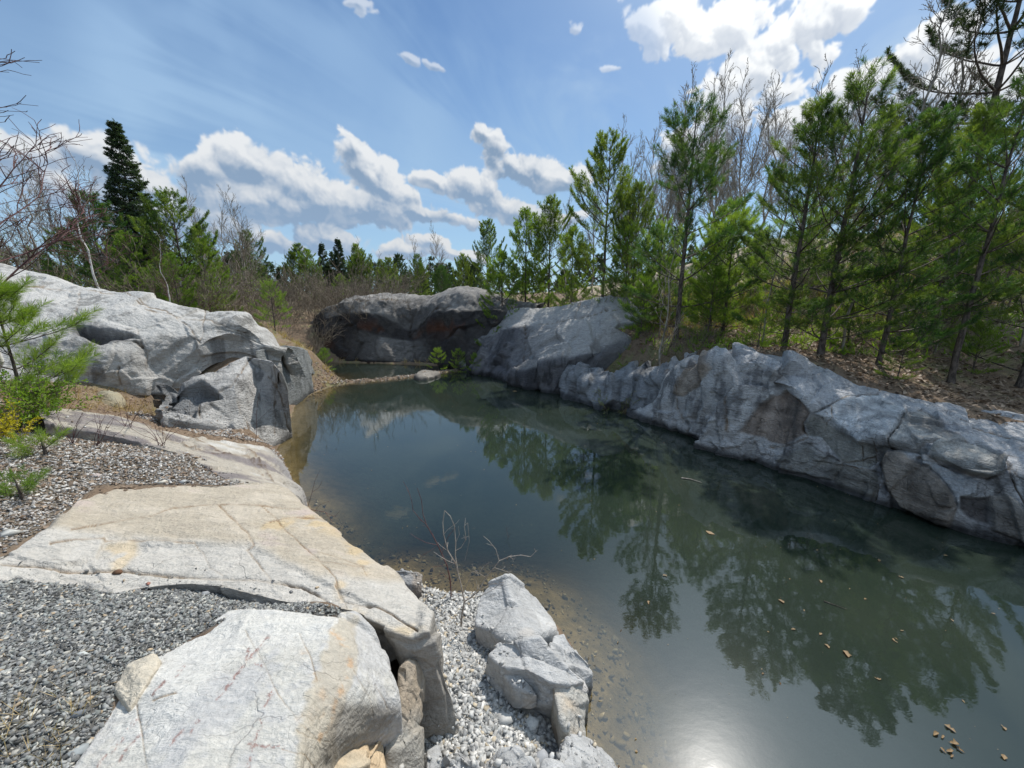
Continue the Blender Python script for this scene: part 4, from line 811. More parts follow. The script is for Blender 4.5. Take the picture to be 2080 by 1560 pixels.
P7 = [  # outline, offset m, lean per px (x, y), bevel px, tint
 ([(620, 455), (690, 500), (740, 530), (790, 590), (745, 650), (760, 720), (650, 780), (560, 770), (520, 740), (380, 700), (420, 640), (500, 540)], -.07, 0, .0010, 3, col(.215, .17, .135)),
 ([(790, 600), (930, 545), (1100, 495), (1200, 490), (1340, 550), (1370, 570), (1330, 660), (1270, 750), (1260, 780), (1100, 780), (1050, 750), (960, 700), (890, 650)], .05, -.0002, .0012, 3, col(.41, .42, .42)),
 ([(745, 650), (790, 610), (890, 660), (1080, 780), (1180, 790), (1180, 900), (1130, 935), (980, 890), (860, 740), (780, 730)], -.06, 0, -.0006, 3, col(.22, .215, .185)),
 ([(1370, 570), (1480, 600), (1560, 650), (1730, 780), (1500, 800), (1270, 800), (1262, 770), (1330, 660)], .01, 0, .0010, 3, col(.30, .29, .265)),
 ([(1500, 830), (1560, 795), (1740, 790), (1850, 850), (1960, 920), (1910, 960), (1860, 985), (1760, 960), (1650, 920), (1540, 860)], .12, 0, .0012, 4, col(.29, .285, .26)),
 ([(1230, 870), (1260, 820), (1340, 820), (1440, 880), (1560, 970), (1650, 1080), (1680, 1160), (1640, 1280), (1500, 1230), (1330, 1160), (1260, 1060), (1225, 940)], .13, -.0003, .0005, 10, col(.235, .20, .16)),
 ([(1440, 860), (1560, 900), (1700, 960), (1800, 1000), (1790, 1080), (1700, 1100), (1690, 1180), (1650, 1080), (1560, 970)], .03, 0, 0, 4, col(.40, .41, .41)),
 ([(1700, 1100), (1880, 1100), (1870, 1270), (1760, 1240), (1700, 1180)], -.08, 0, 0, 4, col(.10, .09, .085)),
 ([(1880, 1090), (1960, 1085), (2030, 1120), (2080, 1180), (2080, 1370), (1880, 1300)], .04, 0, 0, 6, col(.24, .22, .19)),
 ([(930, 930), (980, 900), (1180, 950), (1200, 980), (1190, 1110), (960, 1050), (920, 980)], -.03, 0, 0, 4, col(.22, .21, .18)),
 ([(610, 860), (760, 775), (860, 830), (980, 900), (930, 1000), (800, 980), (620, 910)], .03, 0, 0, 4, col(.27, .265, .24)),
 ([(1190, 790), (1260, 780), (1500, 810), (1500, 840), (1380, 825), (1250, 815), (1225, 870), (1180, 900)], -.12, 0, 0, 3, col(.17, .165, .15)),
 ([(1780, 780), (1860, 800), (1960, 860), (1960, 900), (1850, 850)], -.06, 0, 0, 3, col(.2, .2, .18)),
 ([(0, 480), (40, 370), (120, 300), (200, 270), (240, 330), (170, 420), (60, 500)], .05, 0, -.0010, 4, col(.30, .25, .20)),
]
P7 = [([(1380 + x * .3365, 640 + y * .3365) for x, y in p], *r) for p, *r in P7]
def disp_w(G, pp, n):
    q = pp + np.stack([fbm(G, 3.5, 4, .55, 161), fbm(G, 3.5, 4, .55, 162)], -1) * 5
    left = smooth(pp[..., 0], 1660, 1560)
    d = .05 * fbm(G, .9, 3, .5, 163)
    for poly, off, gx, gy_, bev, c in P7:
        s = sdf(q, poly); m = smooth(s, -bev * .5, bev); cx, cy_ = np.mean(poly, 0)
        d = d + m * (off + gx * (pp[..., 0] - cx) + gy_ * (pp[..., 1] - cy_))
        d = d - .018 * np.exp(-(s / 2.0) ** 2)
    rough = facets(G, 1.5, .34, 164, (1, 1, .45), .05, .03) + facets(G, 4.0, .05, 165, (1, 1, .5), .10, .05)
    d = d + left * rough + (1 - left) * (facets(G, 1.3, .11, 166, (1, 1, .8), .10, .05) + facets(G, 4.5, .03, 169, (1, 1, .8), .12, .06))
    foot = smooth(sdf(q, [(1290, 850), (1450, 830), (1560, 900), (1620, 935), (1640, 975), (1490, 930)]), -3, 10); d = d + foot * facets(G, 5, .08, 170, (1, 1, 1), .25, .06)
    return d + .010 * fbm(G, 9, 4, .6, 167)
def tint_w(G, pp, n):
    q = pp + np.stack([fbm(G, 3.5, 4, .55, 161), fbm(G, 3.5, 4, .55, 162)], -1) * 5
    s = fbm(G * np.array([3.2, 3.2, .6]), 1.6, 4, .6, 171); s2 = fbm(G * np.array([1, 1, 3.5]), 2.6, 4, .6, 172); r3 = .5 * facets(G, 1.5, 1, 164, (1, 1, .45), ids=True)[..., None] + .5 * facets(G, 4.0, 1, 165, (1, 1, .5), ids=True)[..., None]
    up = smooth(n[..., 2], .45, .8)
    C = np.broadcast_to(col(.45, .44, .425), G.shape) * (1 + .5 * (r3[..., :1] - .5)); C = mixc(C, col(.52, .515, .505), smooth(s, .0, .4) * .75); C = mixc(C, col(.12, .12, .122), smooth(-s - .4 * s2, .05, .4) * .75); C = mixc(C, col(.62, .62, .60), smooth(fbm(G * np.array([7, 7, 1.0]), 1.6, 3, .6, 178), .22, .5) * .55)
    C = mixc(C, col(.40, .41, .425), up * .6)
    for poly, off_, gx, gy_, bev, c in P7: C = mixc(C, c * 1.15 * (1 + .8 * s[..., None] + .5 * s2[..., None]), smooth(sdf(q, poly), -3, 3) * .88)
    st_ = np.exp(-(line_dist(pp, crop(7, [(695, 510), (690, 600), (700, 740)])) / 5) ** 2); C = mixc(C, col(.08, .075, .07), st_ * .7)
    wet = smooth(G[..., 2], .10, .02); return C * (1 - .55 * wet[..., None])
k7 = lambda L: crop(7, L)
CR_W = [(k7([(1200, 480), (1100, 500), (930, 545), (790, 600), (745, 650), (750, 700), (775, 740), (650, 790), (560, 795)]), 2.0, .05), (k7([(1370, 570), (1330, 660), (1270, 750), (1265, 810)]), 1.7, .035), (k7([(1265, 810), (1400, 805), (1500, 800), (1730, 790)]), 1.8, .04),
        (k7([(1440, 580), (1560, 650), (1730, 780), (1850, 830), (1960, 900), (1990, 930)]), 2.2, .05), (k7([(1420, 820), (1500, 850), (1650, 930), (1760, 970), (1860, 990), (1980, 940)]), 2.6, .07), (k7([(980, 890), (1100, 880), (1180, 850)]), 1.6, .03), (k7([(890, 580), (890, 660), (880, 700)]), 1.5, .03),
        (k7([(950, 900), (1050, 915), (1180, 945), (1220, 960), (1190, 1110)]), 1.7, .035), (k7([(1225, 870), (1225, 990), (1260, 1060)]), 2.2, .05), (k7([(1100, 790), (1110, 930)]), 1.5, .03), (k7([(1180, 780), (1190, 940)]), 1.5, .03), (k7([(1700, 640), (1900, 700), (2080, 760)]), 1.7, .04), (k7([(1850, 830), (2080, 880)]), 1.6, .03), (k7([(1980, 940), (2080, 1000)]), 1.8, .03),
        (k7([(1960, 900), (2000, 1000), (2080, 1150)]), 1.8, .04), (k7([(340, 470), (345, 690)]), 1.8, .04), (k7([(40, 380), (20, 560), (60, 640)]), 1.8, .05)]
rock('rock_outcrop', 'long fractured grey rock wall falling into the dark water on the right bank', G, disp_w, tint_w, M_WALL, CR_W, crackcol=.7)
# thin pale shelf and spit at the far end
chunk('rock', 'flat pale rock on the mud spit in front of the dark dome', [(842, 762), (846, 754), (862, 751), (880, 753), (895, 757), (885, 763), (866, 767), (850, 768)], .10, -.2, 21, .03, .05, col(.30, .27, .23), cscale=3)

# ------------------------------------------------------------------ plants
def frames(A):
    r = np.where(np.abs(A[:, 2:3]) < .9, np.array([[0, 0, 1.0]]), np.array([[1.0, 0, 0]]))
    u = np.cross(A, r); u /= np.linalg.norm(u, axis=1, keepdims=True) + 1e-9; return u, np.cross(A, u)
class Wood:
    """tapered segments gathered into one mesh"""
    def __init__(s): s.a = []; s.b = []; s.ra = []; s.rb = []
    def seg(s, p, q, r0, r1): s.a.append(p); s.b.append(q); s.ra.append(r0); s.rb.append(r1)
    def path(s, pts, r0, r1, rmin=.0):
        n = len(pts) - 1
        for i in range(n): s.seg(pts[i], pts[i + 1], max(rmin, r0 + (r1 - r0) * i / n), max(rmin, r0 + (r1 - r0) * (i + 1) / n))
    def arr(s, sides=4):
        a, b = np.array(s.a, float), np.array(s.b, float); ra, rb = np.array(s.ra), np.array(s.rb)
        d = b - a; L = np.linalg.norm(d, axis=1, keepdims=True) + 1e-9; d = d / L; u, v = frames(d)
        b = b + d * (rb[:, None] * .3)
        th = np.arange(sides) / sides * 2 * np.pi; c, s_ = np.cos(th), np.sin(th)
        ring = u[:, None] * c[None, :, None] + v[:, None] * s_[None, :, None]
        V = np.concatenate([a[:, None] + ring * ra[:, None, None], b[:, None] + ring * rb[:, None, None]], 1).reshape(-1, 3)
        base = (np.arange(len(a)) * 2 * sides)[:, None]; k = np.arange(sides); k2 = (k + 1) % sides
        f = np.stack([base + k, base + k2, base + k2 + sides, base + k + sides], -1).reshape(-1, 4)
        return V, f
    def mesh(s, name, mat, sides=4):
        V, f = s.arr(sides); return make_mesh(name, V, f, True, None, [mat])
def joined(name, mat, *ws):
    Vs, Fs, n = [], [], 0
    for w, k in ws:
        V, f = w.arr(k); Vs.append(V); Fs.append(f + n); n += len(V)
    return make_mesh(name, np.concatenate(Vs), np.concatenate(Fs), True, None, [mat])
def needles(S, A, SL, NL, per, width, rng, spread=(.35, 1.25), droop=.0):
    """S start of shoot, A direction, SL shoot length -> thin leaf triangles"""
    n = len(S); S = np.repeat(S, per, 0); A = np.repeat(A, per, 0); SL = np.repeat(SL, per); k = n * per
    t = rng.random(k) ** .8; u, v = frames(A); ph = rng.random(k) * 2 * np.pi
    th = spread[1] + (spread[0] - spread[1]) * t + rng.normal(0, .12, k)
    D = A * np.cos(th)[:, None] + (u * np.cos(ph)[:, None] + v * np.sin(ph)[:, None]) * np.sin(th)[:, None]
    D[:, 2] -= droop; D /= np.linalg.norm(D, axis=1, keepdims=True)
    B = S + A * (SL * t)[:, None]; L = NL * (.75 + .4 * rng.random(k)); T = B + D * L[:, None]
    r = rng.normal(size=(k, 3)); W_ = np.cross(D, r); W_ /= np.linalg.norm(W_, axis=1, keepdims=True) + 1e-9
    w = width * .5; M = B + D * (L * .5)[:, None]
    V = np.stack([B - W_ * w * .6, B + W_ * w * .6, M + W_ * w, T, M - W_ * w], 1).reshape(-1, 3)
    i = np.arange(k)[:, None] * 5
    return V, [i + np.array([[0, 1, 2]]), i + np.array([[0, 2, 4]]), i + np.array([[4, 2, 3]])]
def tris(V, F, name, mat): return make_mesh(name, V, np.concatenate(F), False, None, [mat])
def norm(v): v = np.asarray(v, float); return v / (np.linalg.norm(v) + 1e-9)

def pine(seed, h=5.0, width=1.15, nl=.095, per=58, nw=.0052, whorl=.42, bare=.07, mat=None, dens=1.0, up=.12, bend=.03):
    rng = np.random.default_rng(seed); T, B = Wood(), Wood(); S, A, SL = [], [], []
    nz = int(h / .22) + 2; zs = np.linspace(0, h, nz); bx = np.cumsum(rng.normal(0, bend * .35, nz)) * .5; by = np.cumsum(rng.normal(0, bend * .35, nz)) * .5; bx -= bx[0]; by -= by[0]
    axis = np.stack([bx, by, zs], 1); r0 = .0075 * h + .012
    rad = lambda z: r0 * (1 - z / h) ** .8 + .006
    for i in range(nz - 1): T.seg(axis[i], axis[i + 1], rad(zs[i]) * (1.25 if i == 0 else 1), rad(zs[i + 1]))
    pos = lambda z: np.array([np.interp(z, zs, bx), np.interp(z, zs, by), z])
    def shoot(p, d, l): S.append(p); A.append(norm(d)); SL.append(l)
    shoot(pos(h) - np.array([0, 0, .22]), (0, 0, 1), .30)
    z = h * bare; 
    while z < h - .12:
        rel = (z - h * bare) / (h * (1 - bare)); f = 1 - z / h
        Lmax = width * min(1, (f * 1.9) ** .8 + .10) * (.75 + .4 * rng.random())
        nb = rng.integers(4, 7); a0 = rng.random() * 6.28
        for b in range(nb):
            if rng.random() < .10 + .18 * (rel < .2): continue
            az = a0 + b * 6.283 / nb + rng.normal(0, .22); L = Lmax * (.68 + .45 * rng.random()); el = .02 + (up + .95 * (1 - f) ** 1.6) * (.7 + .5 * rng.random()) - .12 * (rel < .25)
            d = np.array([math.cos(az) * math.cos(el), math.sin(az) * math.cos(el), math.sin(el)]); p = pos(z); n = max(3, int(L / .13)); pts = [p]; cur = d.copy()
            for k in range(n):
                cur = norm(cur + np.array([0, 0, .06 + .05 * (k > n * .6)]) + rng.normal(0, .05, 3)); p = p + cur * L / n; pts.append(p)
                fr_ = (k + 1) / n
                if fr_ > .28 + .1 * rng.random():
                    for sd in (-1, 1):
                        if rng.random() > .84 * dens: continue
                        side = norm(np.cross(cur, (0, 0, 1))) * sd; dd = norm(cur * .8 + side * (.9 - .3 * fr_) + np.array([0, 0, .28 + .15 * rng.random()]))
                        l = (.14 + .42 * (1 - fr_) * min(1.2, L)) * (.7 + .6 * rng.random()); q = p + dd * l; B.seg(p, q, .004, .003)
                        shoot(q - dd * .05, dd + np.array([0, 0, .15]), .12)
                        if l > .2: shoot(p + dd * l * .4, norm(dd + side * -.6 + np.array([0, 0, .3])), .10)
            B.path(pts, .0045 + .010 * L, .003); shoot(pts[-1] - cur * .06, cur + np.array([0, 0, .18]), .16); shoot(pts[-2], cur + np.array([0, 0, .1]), .12)
        z += whorl * (.75 + .5 * rng.random()) * (.75 + .5 * f)
    V, F_ = needles(np.array(S), np.array(A), np.array(SL), nl, per, nw, rng)
    return [('trunk', joined('trunk', M_BARK, (T, 8), (B, 3))), ('foliage', tris(V, F_, 'foliage', mat or M_PINE))], h

def spruce(seed, h=9.0, width=1.5, mat=None, per=22, nl=.10, nw=.022, power=.85):
    rng = np.random.default_rng(seed); T, B = Wood(), Wood(); S, A, SL = [], [], []
    T.path([np.array([0, 0, z]) for z in np.linspace(0, h, 12)], .012 * h, .008)
    z = h * .06
    while z < h - .05:
        f = 1 - z / h; L0 = width * f ** power + .10; nb = 7 + int(6 * f)
        for b in range(nb):
            az = rng.random() * 6.28; L = L0 * (.62 + .5 * rng.random()); el = -.15 + .75 * (1 - f) + rng.normal(0, .1)
            d = np.array([math.cos(az) * math.cos(el), math.sin(az) * math.cos(el), math.sin(el)]); p = np.array([0, 0, z]); n = max(2, int(L / .14)); pts = [p]
            for k in range(n):
                d = norm(d + np.array([0, 0, -.04 if k < n * .6 else .12])); p = p + d * L / n; pts.append(p)
                if k > 0 or L < .4:
                    for sd in (-1, 1):
                        side = norm(np.cross(d, (0, 0, 1))) * sd; dd = norm(d * .75 + side * .8); S.append(p); A.append(dd); SL.append((.10 + .28 * (1 - k / n) * min(1, L)) * (.6 + .7 * rng.random()))
            B.path(pts, .012 * L + .004, .003); S.append(p); A.append(d); SL.append(.12)
        z += .07 + .06 * rng.random() + .002 * h
    S.append(np.array([0, 0, h - .1])); A.append(np.array([0, 0, 1.])); SL.append(.3)
    V, F_ = needles(np.array(S), np.array(A), np.array(SL), nl, per, nw, rng, (.5, 1.2))
    return [('trunk', joined('trunk', M_BARK, (T, 6), (B, 3))), ('foliage', tris(V, F_, 'foliage', mat or M_SPRUCE))], h

def bare_tree(seed, h=9.0, spread=.32, mat=None, tw=.0035, n1=26, clear=.3, forks=2, droop=0, tmat=None, catkin=False, r0=None, lean=(0, 0)):
    rng = np.random.default_rng(seed); T, B = Wood(), Wood(); nz = 16; ax = np.zeros((nz, 3)); ax[:, 2] = np.linspace(0, h, nz)
    ax[:, 0] = np.cumsum(rng.normal(lean[0], .012 * h, nz)); ax[:, 1] = np.cumsum(rng.normal(lean[1], .012 * h, nz)); ax[:, :2] -= ax[0, :2]
    r0 = r0 or .0075 * h; T.path(list(ax), r0, tw)
    leafS, leafA = [], []
    def grow(p, d, L, r, lvl):
        n = max(3, int(L / .16)) if lvl < 3 else 3; n = min(n, 10); pts = [p]
        for k in range(n):
            d = norm(d + np.array([0, 0, (.10 if lvl < 2 else .05) - droop * (1 + lvl) * .5]) + rng.normal(0, .09 + .03 * lvl, 3)); p = p + d * L / n; pts.append(p)
            if lvl < forks + 1 and k >= 1 - (lvl > 1):
                m = rng.integers(1, 3) if lvl < 2 else (rng.random() < .8)
                for _ in range(int(m)):
                    o = norm(rng.normal(size=3)); dd = norm(d + (o - d * (o @ d)) * (.55 + .35 * rng.random())); grow(p, dd, L * (.30 + .22 * rng.random()) * (1 - .35 * k / n), r * .5, lvl + 1)
        B.path(pts, max(r, tw), tw * .7, tw * .6); leafS.append(p); leafA.append(d)
    for i in range(n1):
        z = h * (clear + (1 - clear) * (i + rng.random()) / n1); f = 1 - z / h; p = np.array([np.interp(z, ax[:, 2], ax[:, 0]), np.interp(z, ax[:, 2], ax[:, 1]), z])
        az = rng.random() * 6.28; el = 1.05 - .35 * f + rng.normal(0, .1); d = np.array([math.cos(az) * math.cos(el), math.sin(az) * math.cos(el), math.sin(el)])
        grow(p, d, h * spread * (.25 + 1.1 * f) * (.7 + .5 * rng.random()), r0 * .35 * (.3 + f), 1)
    return [('trunk', T.mesh('trunk', tmat or mat or M_BARKB, 6)), ('crown', B.mesh('crown', mat or M_BARKB, 3))], h

def shrub(seed, h=1.6, w=1.0, stems=22, mat=None, tw=.0045, leaves=0, lmat=None, ls=.03):
    rng = np.random.default_rng(seed); B = Wood(); LS = []
    def grow(p, d, L, r, lvl):
        n = 5; pts = [p]
        for k in range(n):
            d = norm(d + np.array([0, 0, .06]) + rng.normal(0, .13, 3)); p = p + d * L / n; pts.append(p)
            if lvl < 3 and k >= 1 and rng.random() < .85:
                o = norm(rng.normal(size=3)); grow(p, norm(d + o * .6), L * (.35 + .2 * rng.random()), r * .6, lvl + 1)
            if lvl >= 1: LS.append(p)
        B.path(pts, max(r, tw), tw * .7)
    for i in range(stems):
        az = rng.random() * 6.28; q = rng.random() ** .5; el = 1.35 - .75 * q; p = np.array([math.cos(az) * w * .25 * q, math.sin(az) * w * .25 * q, -.03])
        grow(p, np.array([math.cos(az) * math.cos(el), math.sin(az) * math.cos(el), math.sin(el)]), h * (.6 + .5 * rng.random()), tw * 2.2, 0)
    parts = [('stems', B.mesh('stems', mat or M_BRUSH, 3))]
    if leaves:
        LS = np.array(LS); idx = rng.integers(0, len(LS), leaves); S = LS[idx] + rng.normal(0, .02, (leaves, 3)); A = rng.normal(size=(leaves, 3)); A[:, 2] += .6; A /= np.linalg.norm(A, axis=1, keepdims=True)
        V, F_ = needles(S, A, np.full(leaves, .01), ls, 2, ls * .55, rng, (.3, .9)); parts.append(('leaves', tris(V, F_, 'leaves', lmat or M_LEAF)))
    return parts, h

def make_thing(name, label, cat, parts, loc, rz=0, sc=(1, 1, 1), group=None, tilt=(0, 0)):
    e = bpy.data.objects.new(name, None); COL.objects.link(e); e.location = loc; e.rotation_euler = (tilt[0], tilt[1], rz); e.scale = sc; e.empty_display_size = .1
    tag(e, label, cat, group)
    for n, me in parts: obj(n, me, e)
    return e
RNG = random.Random(5)
def plant(var, name, label, cat, px, y, top=None, h=None, base=None, group=None, rz=None, wx=1.0, tilt=(0, 0), dz=0):
    """stand a plant at depth y on the sight line of column px; its top reaches row top"""
    parts, h0 = var
    q = PY(px, base if base is not None else (max(top, 40) if top is not None else 700), y); x = float(q[0]); 
    z = gz1(x, y) - .04 + dz
    if h is None: h = float(PY(px, top, y)[2]) - z
    s = h / h0; e = make_thing(name, label, cat, parts, (x, y, z), RNG.random() * 6.28 if rz is None else rz, (s * wx, s * wx, s), group, tilt)
    return e

PV = [pine(11, 5.0, 1.30), pine(12, 5.2, 1.5), pine(13, 4.8, 1.25, dens=.9), pine(14, 5.4, 1.35, dens=.8, whorl=.5, bare=.3), pine(15, 5.0, 1.40, dens=.9, up=.25)]
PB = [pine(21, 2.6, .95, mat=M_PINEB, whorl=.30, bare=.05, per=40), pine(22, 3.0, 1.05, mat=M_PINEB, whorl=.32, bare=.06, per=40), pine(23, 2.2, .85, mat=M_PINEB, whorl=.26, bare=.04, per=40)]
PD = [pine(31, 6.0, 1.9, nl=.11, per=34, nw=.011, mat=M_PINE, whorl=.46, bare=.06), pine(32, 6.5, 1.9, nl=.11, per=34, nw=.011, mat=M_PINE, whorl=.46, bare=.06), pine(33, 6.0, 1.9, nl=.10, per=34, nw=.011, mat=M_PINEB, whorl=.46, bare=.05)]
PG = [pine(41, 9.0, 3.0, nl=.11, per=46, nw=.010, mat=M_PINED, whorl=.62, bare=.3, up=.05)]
SP = [spruce(51, 9.0, 1.45), spruce(52, 7.0, 1.3, per=16, nw=.03)]
BT = [bare_tree(61, 9, .22, n1=34, tw=.009), bare_tree(62, 10, .18, n1=38, clear=.3, tw=.009), bare_tree(63, 8, .26, n1=28, clear=.22, tw=.009), bare_tree(64, 9.5, .20, n1=34, mat=M_BRUSH, tmat=M_BARKB, tw=.009)]
SA = [bare_tree(71, 4.0, .26, n1=14, tw=.003, clear=.2, forks=1, mat=M_BRUSH), bare_tree(72, 4.5, .22, n1=14, tw=.003, clear=.25, forks=1, mat=M_BARKB)]
SHB = [shrub(81, 1.7, 1.6), shrub(82, 1.9, 1.8, 24), shrub(83, 1.4, 1.6, 20)]
SHL = [shrub(84, 1.6, 1.6, 14, leaves=900, lmat=M_PINEB, ls=.035), shrub(85, 1.3, 1.4, 14, leaves=900, lmat=M_LEAF, ls=.03)]
rg0 = random.Random(4)
# right bank, the row just behind the wall: column of the base, depth, row of the top
for v, bpx, bpy_, y, top, wx, lab in [
  (PV[2], 1372, 690, 9.9, 222, 1.15, 'slim young pine standing alone left of the tall bare trees, trunk clear at its foot'),
  (PV[0], 1590, 720, 8.3, 228, 1.2, 'dense dark young pine behind the left end of the long rock wall'),
  (PV[4], 1662, 745, 7.9, 172, 1.15, 'tall young pine with a forked airy top in the middle of the right bank row'),
  (PV[1], 1776, 775, 7.5, 262, 1.1, 'broad bushy young pine behind the middle of the long rock wall'),
  (PV[3], 1925, 800, 6.9, 186, 1.0, 'nearest tall pine with a bare leaning trunk at the right end of the rock wall'),
  (PV[0], 1880, 735, 9.2, 240, 1.1, 'pine half hidden behind the leaning trunk at the right'),
  (PV[1], 2065, 800, 6.9, 215, 1.0, 'pine cut by the right edge of the photo')]:
    plant(v, 'pine_tree', lab, 'pine tree', bpx, y, top, base=bpy_, group='young pines behind the rock wall', wx=wx)
for v, px, y, top, wx, lab in [
  (PD[1], 1240, 15.0, 288, 1.0, 'tall dark pine left of the slim pine, behind the slanting rock face'),
  (PD[0], 1118, 17.5, 412, 1.0, 'bright tipped pine with a single tall leader behind the rock outcrop'),
  (PD[2], 1068, 17.0, 436, 1.0, 'sunlit bushy pine between two pines above the dome'),
  (PD[1], 988, 22.0, 455, .9, 'dark round-topped pine behind the dome'),
  (PD[2], 1165, 15.5, 470, 1.0, 'low spreading pine in front of the tall dark pine'),
  (PD[0], 1300, 14.0, 380, .9, 'pine filling the gap between the tall dark pine and the slim pine'),
  (PD[2], 1020, 16.0, 520, 1.1, 'short bushy pine just behind the top of the dome'),
  (PD[0], 940, 22.0, 520, .8, 'small pine behind the left shoulder of the dome'),
  (PD[2], 1465, 14.5, 470, .8, 'sunlit pine behind and right of the slim pine'),
  (PD[2], 1540, 12.5, 480, .8, 'yellow-green pine left of the dense dark pine'),
  (PD[2], 1990, 10.5, 260, .9, 'sunlit pine in the second row near the right edge'),
  (PD[0], 846, 30.0, 520, .8, 'small pine beside the pale bare trees left of the dome')]:
    plant(v, 'pine_tree', lab, 'pine tree', px, y, top, group='pines of the second row', wx=wx)
e = plant(PG[0], 'pine_tree', 'big old dark pine with long bare boughs in the top right corner', 'pine tree', 2060, 12.5, -260, wx=1.3)
# left bank and the far shore
for v, px, y, top, wx, lab in [
  (PD[0], 345, 15.0, 398, 1.15, 'bright green pine right of the spire spruce'), (PD[1], 175, 14.0, 400, 1.1, 'dark bushy pine left of the spire spruce'),
  (PD[2], 400, 15.5, 470, 1.1, 'short bright pine behind the right end of the whaleback outcrop'), (PD[0], 120, 15.0, 470, 1.1, 'low dark pine behind the whaleback outcrop at the left'),
  (PD[2], 255, 13.5, 480, 1.2, 'sunlit low pine at the foot of the spire spruce'), (PD[2], 345, 13.0, 520, 1.2, 'lowest bright pine against the whaleback crest'),
  (PD[0], 500, 26.0, 475, 1.0, 'distant pine with a thin leader beside the pale bare trees'), (PD[1], 603, 30.0, 500, 1.0, 'distant pine left of the two small spruces'),
  (PD[1], 722, 32.0, 500, .9, 'distant ragged pine right of the two small spruces'), (PD[1], 772, 34.0, 530, 1.0, 'distant low pine at the right end of the far tree line'),
  (PD[2], 690, 24.0, 560, 1.1, 'small bright pine behind the left edge of the dome'), (PD[0], 640, 28.0, 540, 1.0, 'distant pine below the two small spruces'),
  (PD[0], 895, 26.0, 545, 1.0, 'small pine showing over the middle of the dome'), (PD[2], 800, 27.0, 560, 1.1, 'small pine showing over the left of the dome')]:
    plant(v, 'pine_tree', lab, 'pine tree', px, y, top, group='pines on the far and left shores', wx=wx)
plant(SP[0], 'spruce_tree', 'tall narrow dark spruce rising like a spire at the left', 'spruce', 232, 19.0, 252, wx=1.1)
for i in range(16):
    px = rg0.uniform(60, 900); plant(rg0.choice(PD), 'young_conifer', 'young conifer in the wood behind the left bank and the far shore', 'conifer', px, rg0.uniform(16, 22) if px < 480 else rg0.uniform(27, 36), top=rg0.uniform(500, 545), group='young conifers behind the far shore', wx=1.2)
plant(SP[1], 'spruce_tree', 'left one of two small pointed spruces on the far shore', 'spruce', 653, 34.0, 495)
plant(SP[1], 'spruce_tree', 'right one of two small pointed spruces on the far shore', 'spruce', 685, 34.0, 486)
for v, px, y, h, lab in [(PB[0], 1300, 11.0, 1.5, 'small bushy pine at the top of the slanting rock face'), (PB[1], 563, 12.6, 1.55, 'bright green little pine behind the broken rock block'), (PB[2], 655, 13.8, .85, 'small pine on the mud bank at the left end of the far shore'),
  (PB[2], 888, 14.9, 1.0, 'leftmost of the little pines in front of the dome'), (PB[0], 930, 14.7, .95, 'middle one of the little pines in front of the dome'), (PB[2], 968, 14.3, 1.1, 'rightmost of the little pines in front of the dome'),
  (PB[1], 1540, 7.9, .9, 'low dark pine seedling on the litter behind the wall top'), (PB[0], 1838, 6.7, .8, 'pine seedling among dead leaves behind the wall'), (PB[1], 1440, 10.4, 1.5, 'little pine right of the slim pine trunk'), (PB[0], 1720, 9.0, 1.6, 'little pine between the tall and the broad pine'),
  (PB[2], 1990, 7.4, 1.0, 'little pine right of the leaning trunk'), (PB[1], 1350, 12.0, 1.8, 'little pine on the ledge left of the slim pine')]:
    plant(v, 'small_pine', lab, 'small pine', px, y, h=h, group='little pines')
rg = random.Random(9)
for i in range(14):
    px = rg.uniform(1260, 2120); y = rg.uniform(9.5, 15)
    plant(rg.choice(PB + PD[2:]), 'young_pine', 'sunlit young pine in the undergrowth of the right slope', 'young pine', px, y, h=rg.uniform(1.4, 3.2), group='young pines in the undergrowth of the right slope')
# tall bare trees
for i, (v, px, y, top, lab) in enumerate([(BT[1], 1480, 17, 92, 'tallest bare aspen, left of the row of pines'), (BT[0], 1415, 18, 165, 'bare aspen just left of the tallest one'), (BT[2], 1345, 18, 255, 'low bare aspen left of the slim pine top'), (BT[0], 1548, 17, 185, 'bare aspen just right of the tallest one'),
  (BT[3], 1700, 16, 135, 'bare tree behind the forked pine top'), (BT[2], 1780, 16, 140, 'bare tree between the forked pine and the broad pine'), (BT[1], 1852, 14, -40, 'very tall bare tree left of the big old pine'), (BT[3], 1975, 13, -80, 'very tall bare tree in front of the big old pine'),
  (BT[0], 1640, 18, 200, 'bare tree between the two tall young pines'), (BT[3], 1215, 24, 330, 'bare tree behind the tall dark pine'), (BT[0], 1155, 26, 400, 'thin bare tree left of the tall dark pine'), (BT[0], 882, 34, 455, 'pale bare birch standing over the far tree line'), (BT[2], 850, 35, 483, 'lower bare birch beside the pale birch'),
  (BT[2], 476, 24, 385, 'bare tree standing over the brush left of the pond'), (BT[0], 440, 25, 412, 'thin bare tree left of the one over the brush'), (BT[3], 410, 24, 430, 'thin bare tree right of the bright green pine'), (BT[0], 30, 14, 300, 'bare tree at the far left edge behind the outcrop'), (BT[2], 200, 18, 360, 'bare tree between the birch and the spire spruce'),
  (BT[3], 70, 17, 330, 'bare tree between the left edge and the white birch')]):
    plant(v, 'bare_tree', lab, 'bare tree', px, y, top, group='tall bare trees')
for i in range(44):
    px = rg.choice([rg.uniform(1200, 2080), rg.uniform(1250, 2000), rg.uniform(0, 520)])
    plant(rg.choice(BT), 'bare_tree', 'thin bare tree in the grey wood behind the pines', 'bare tree', px, rg.uniform(18, 26), h=rg.uniform(6.5, 9.5) if px > 600 else rg.uniform(4, 6.5), group='thin bare trees in the wood behind')
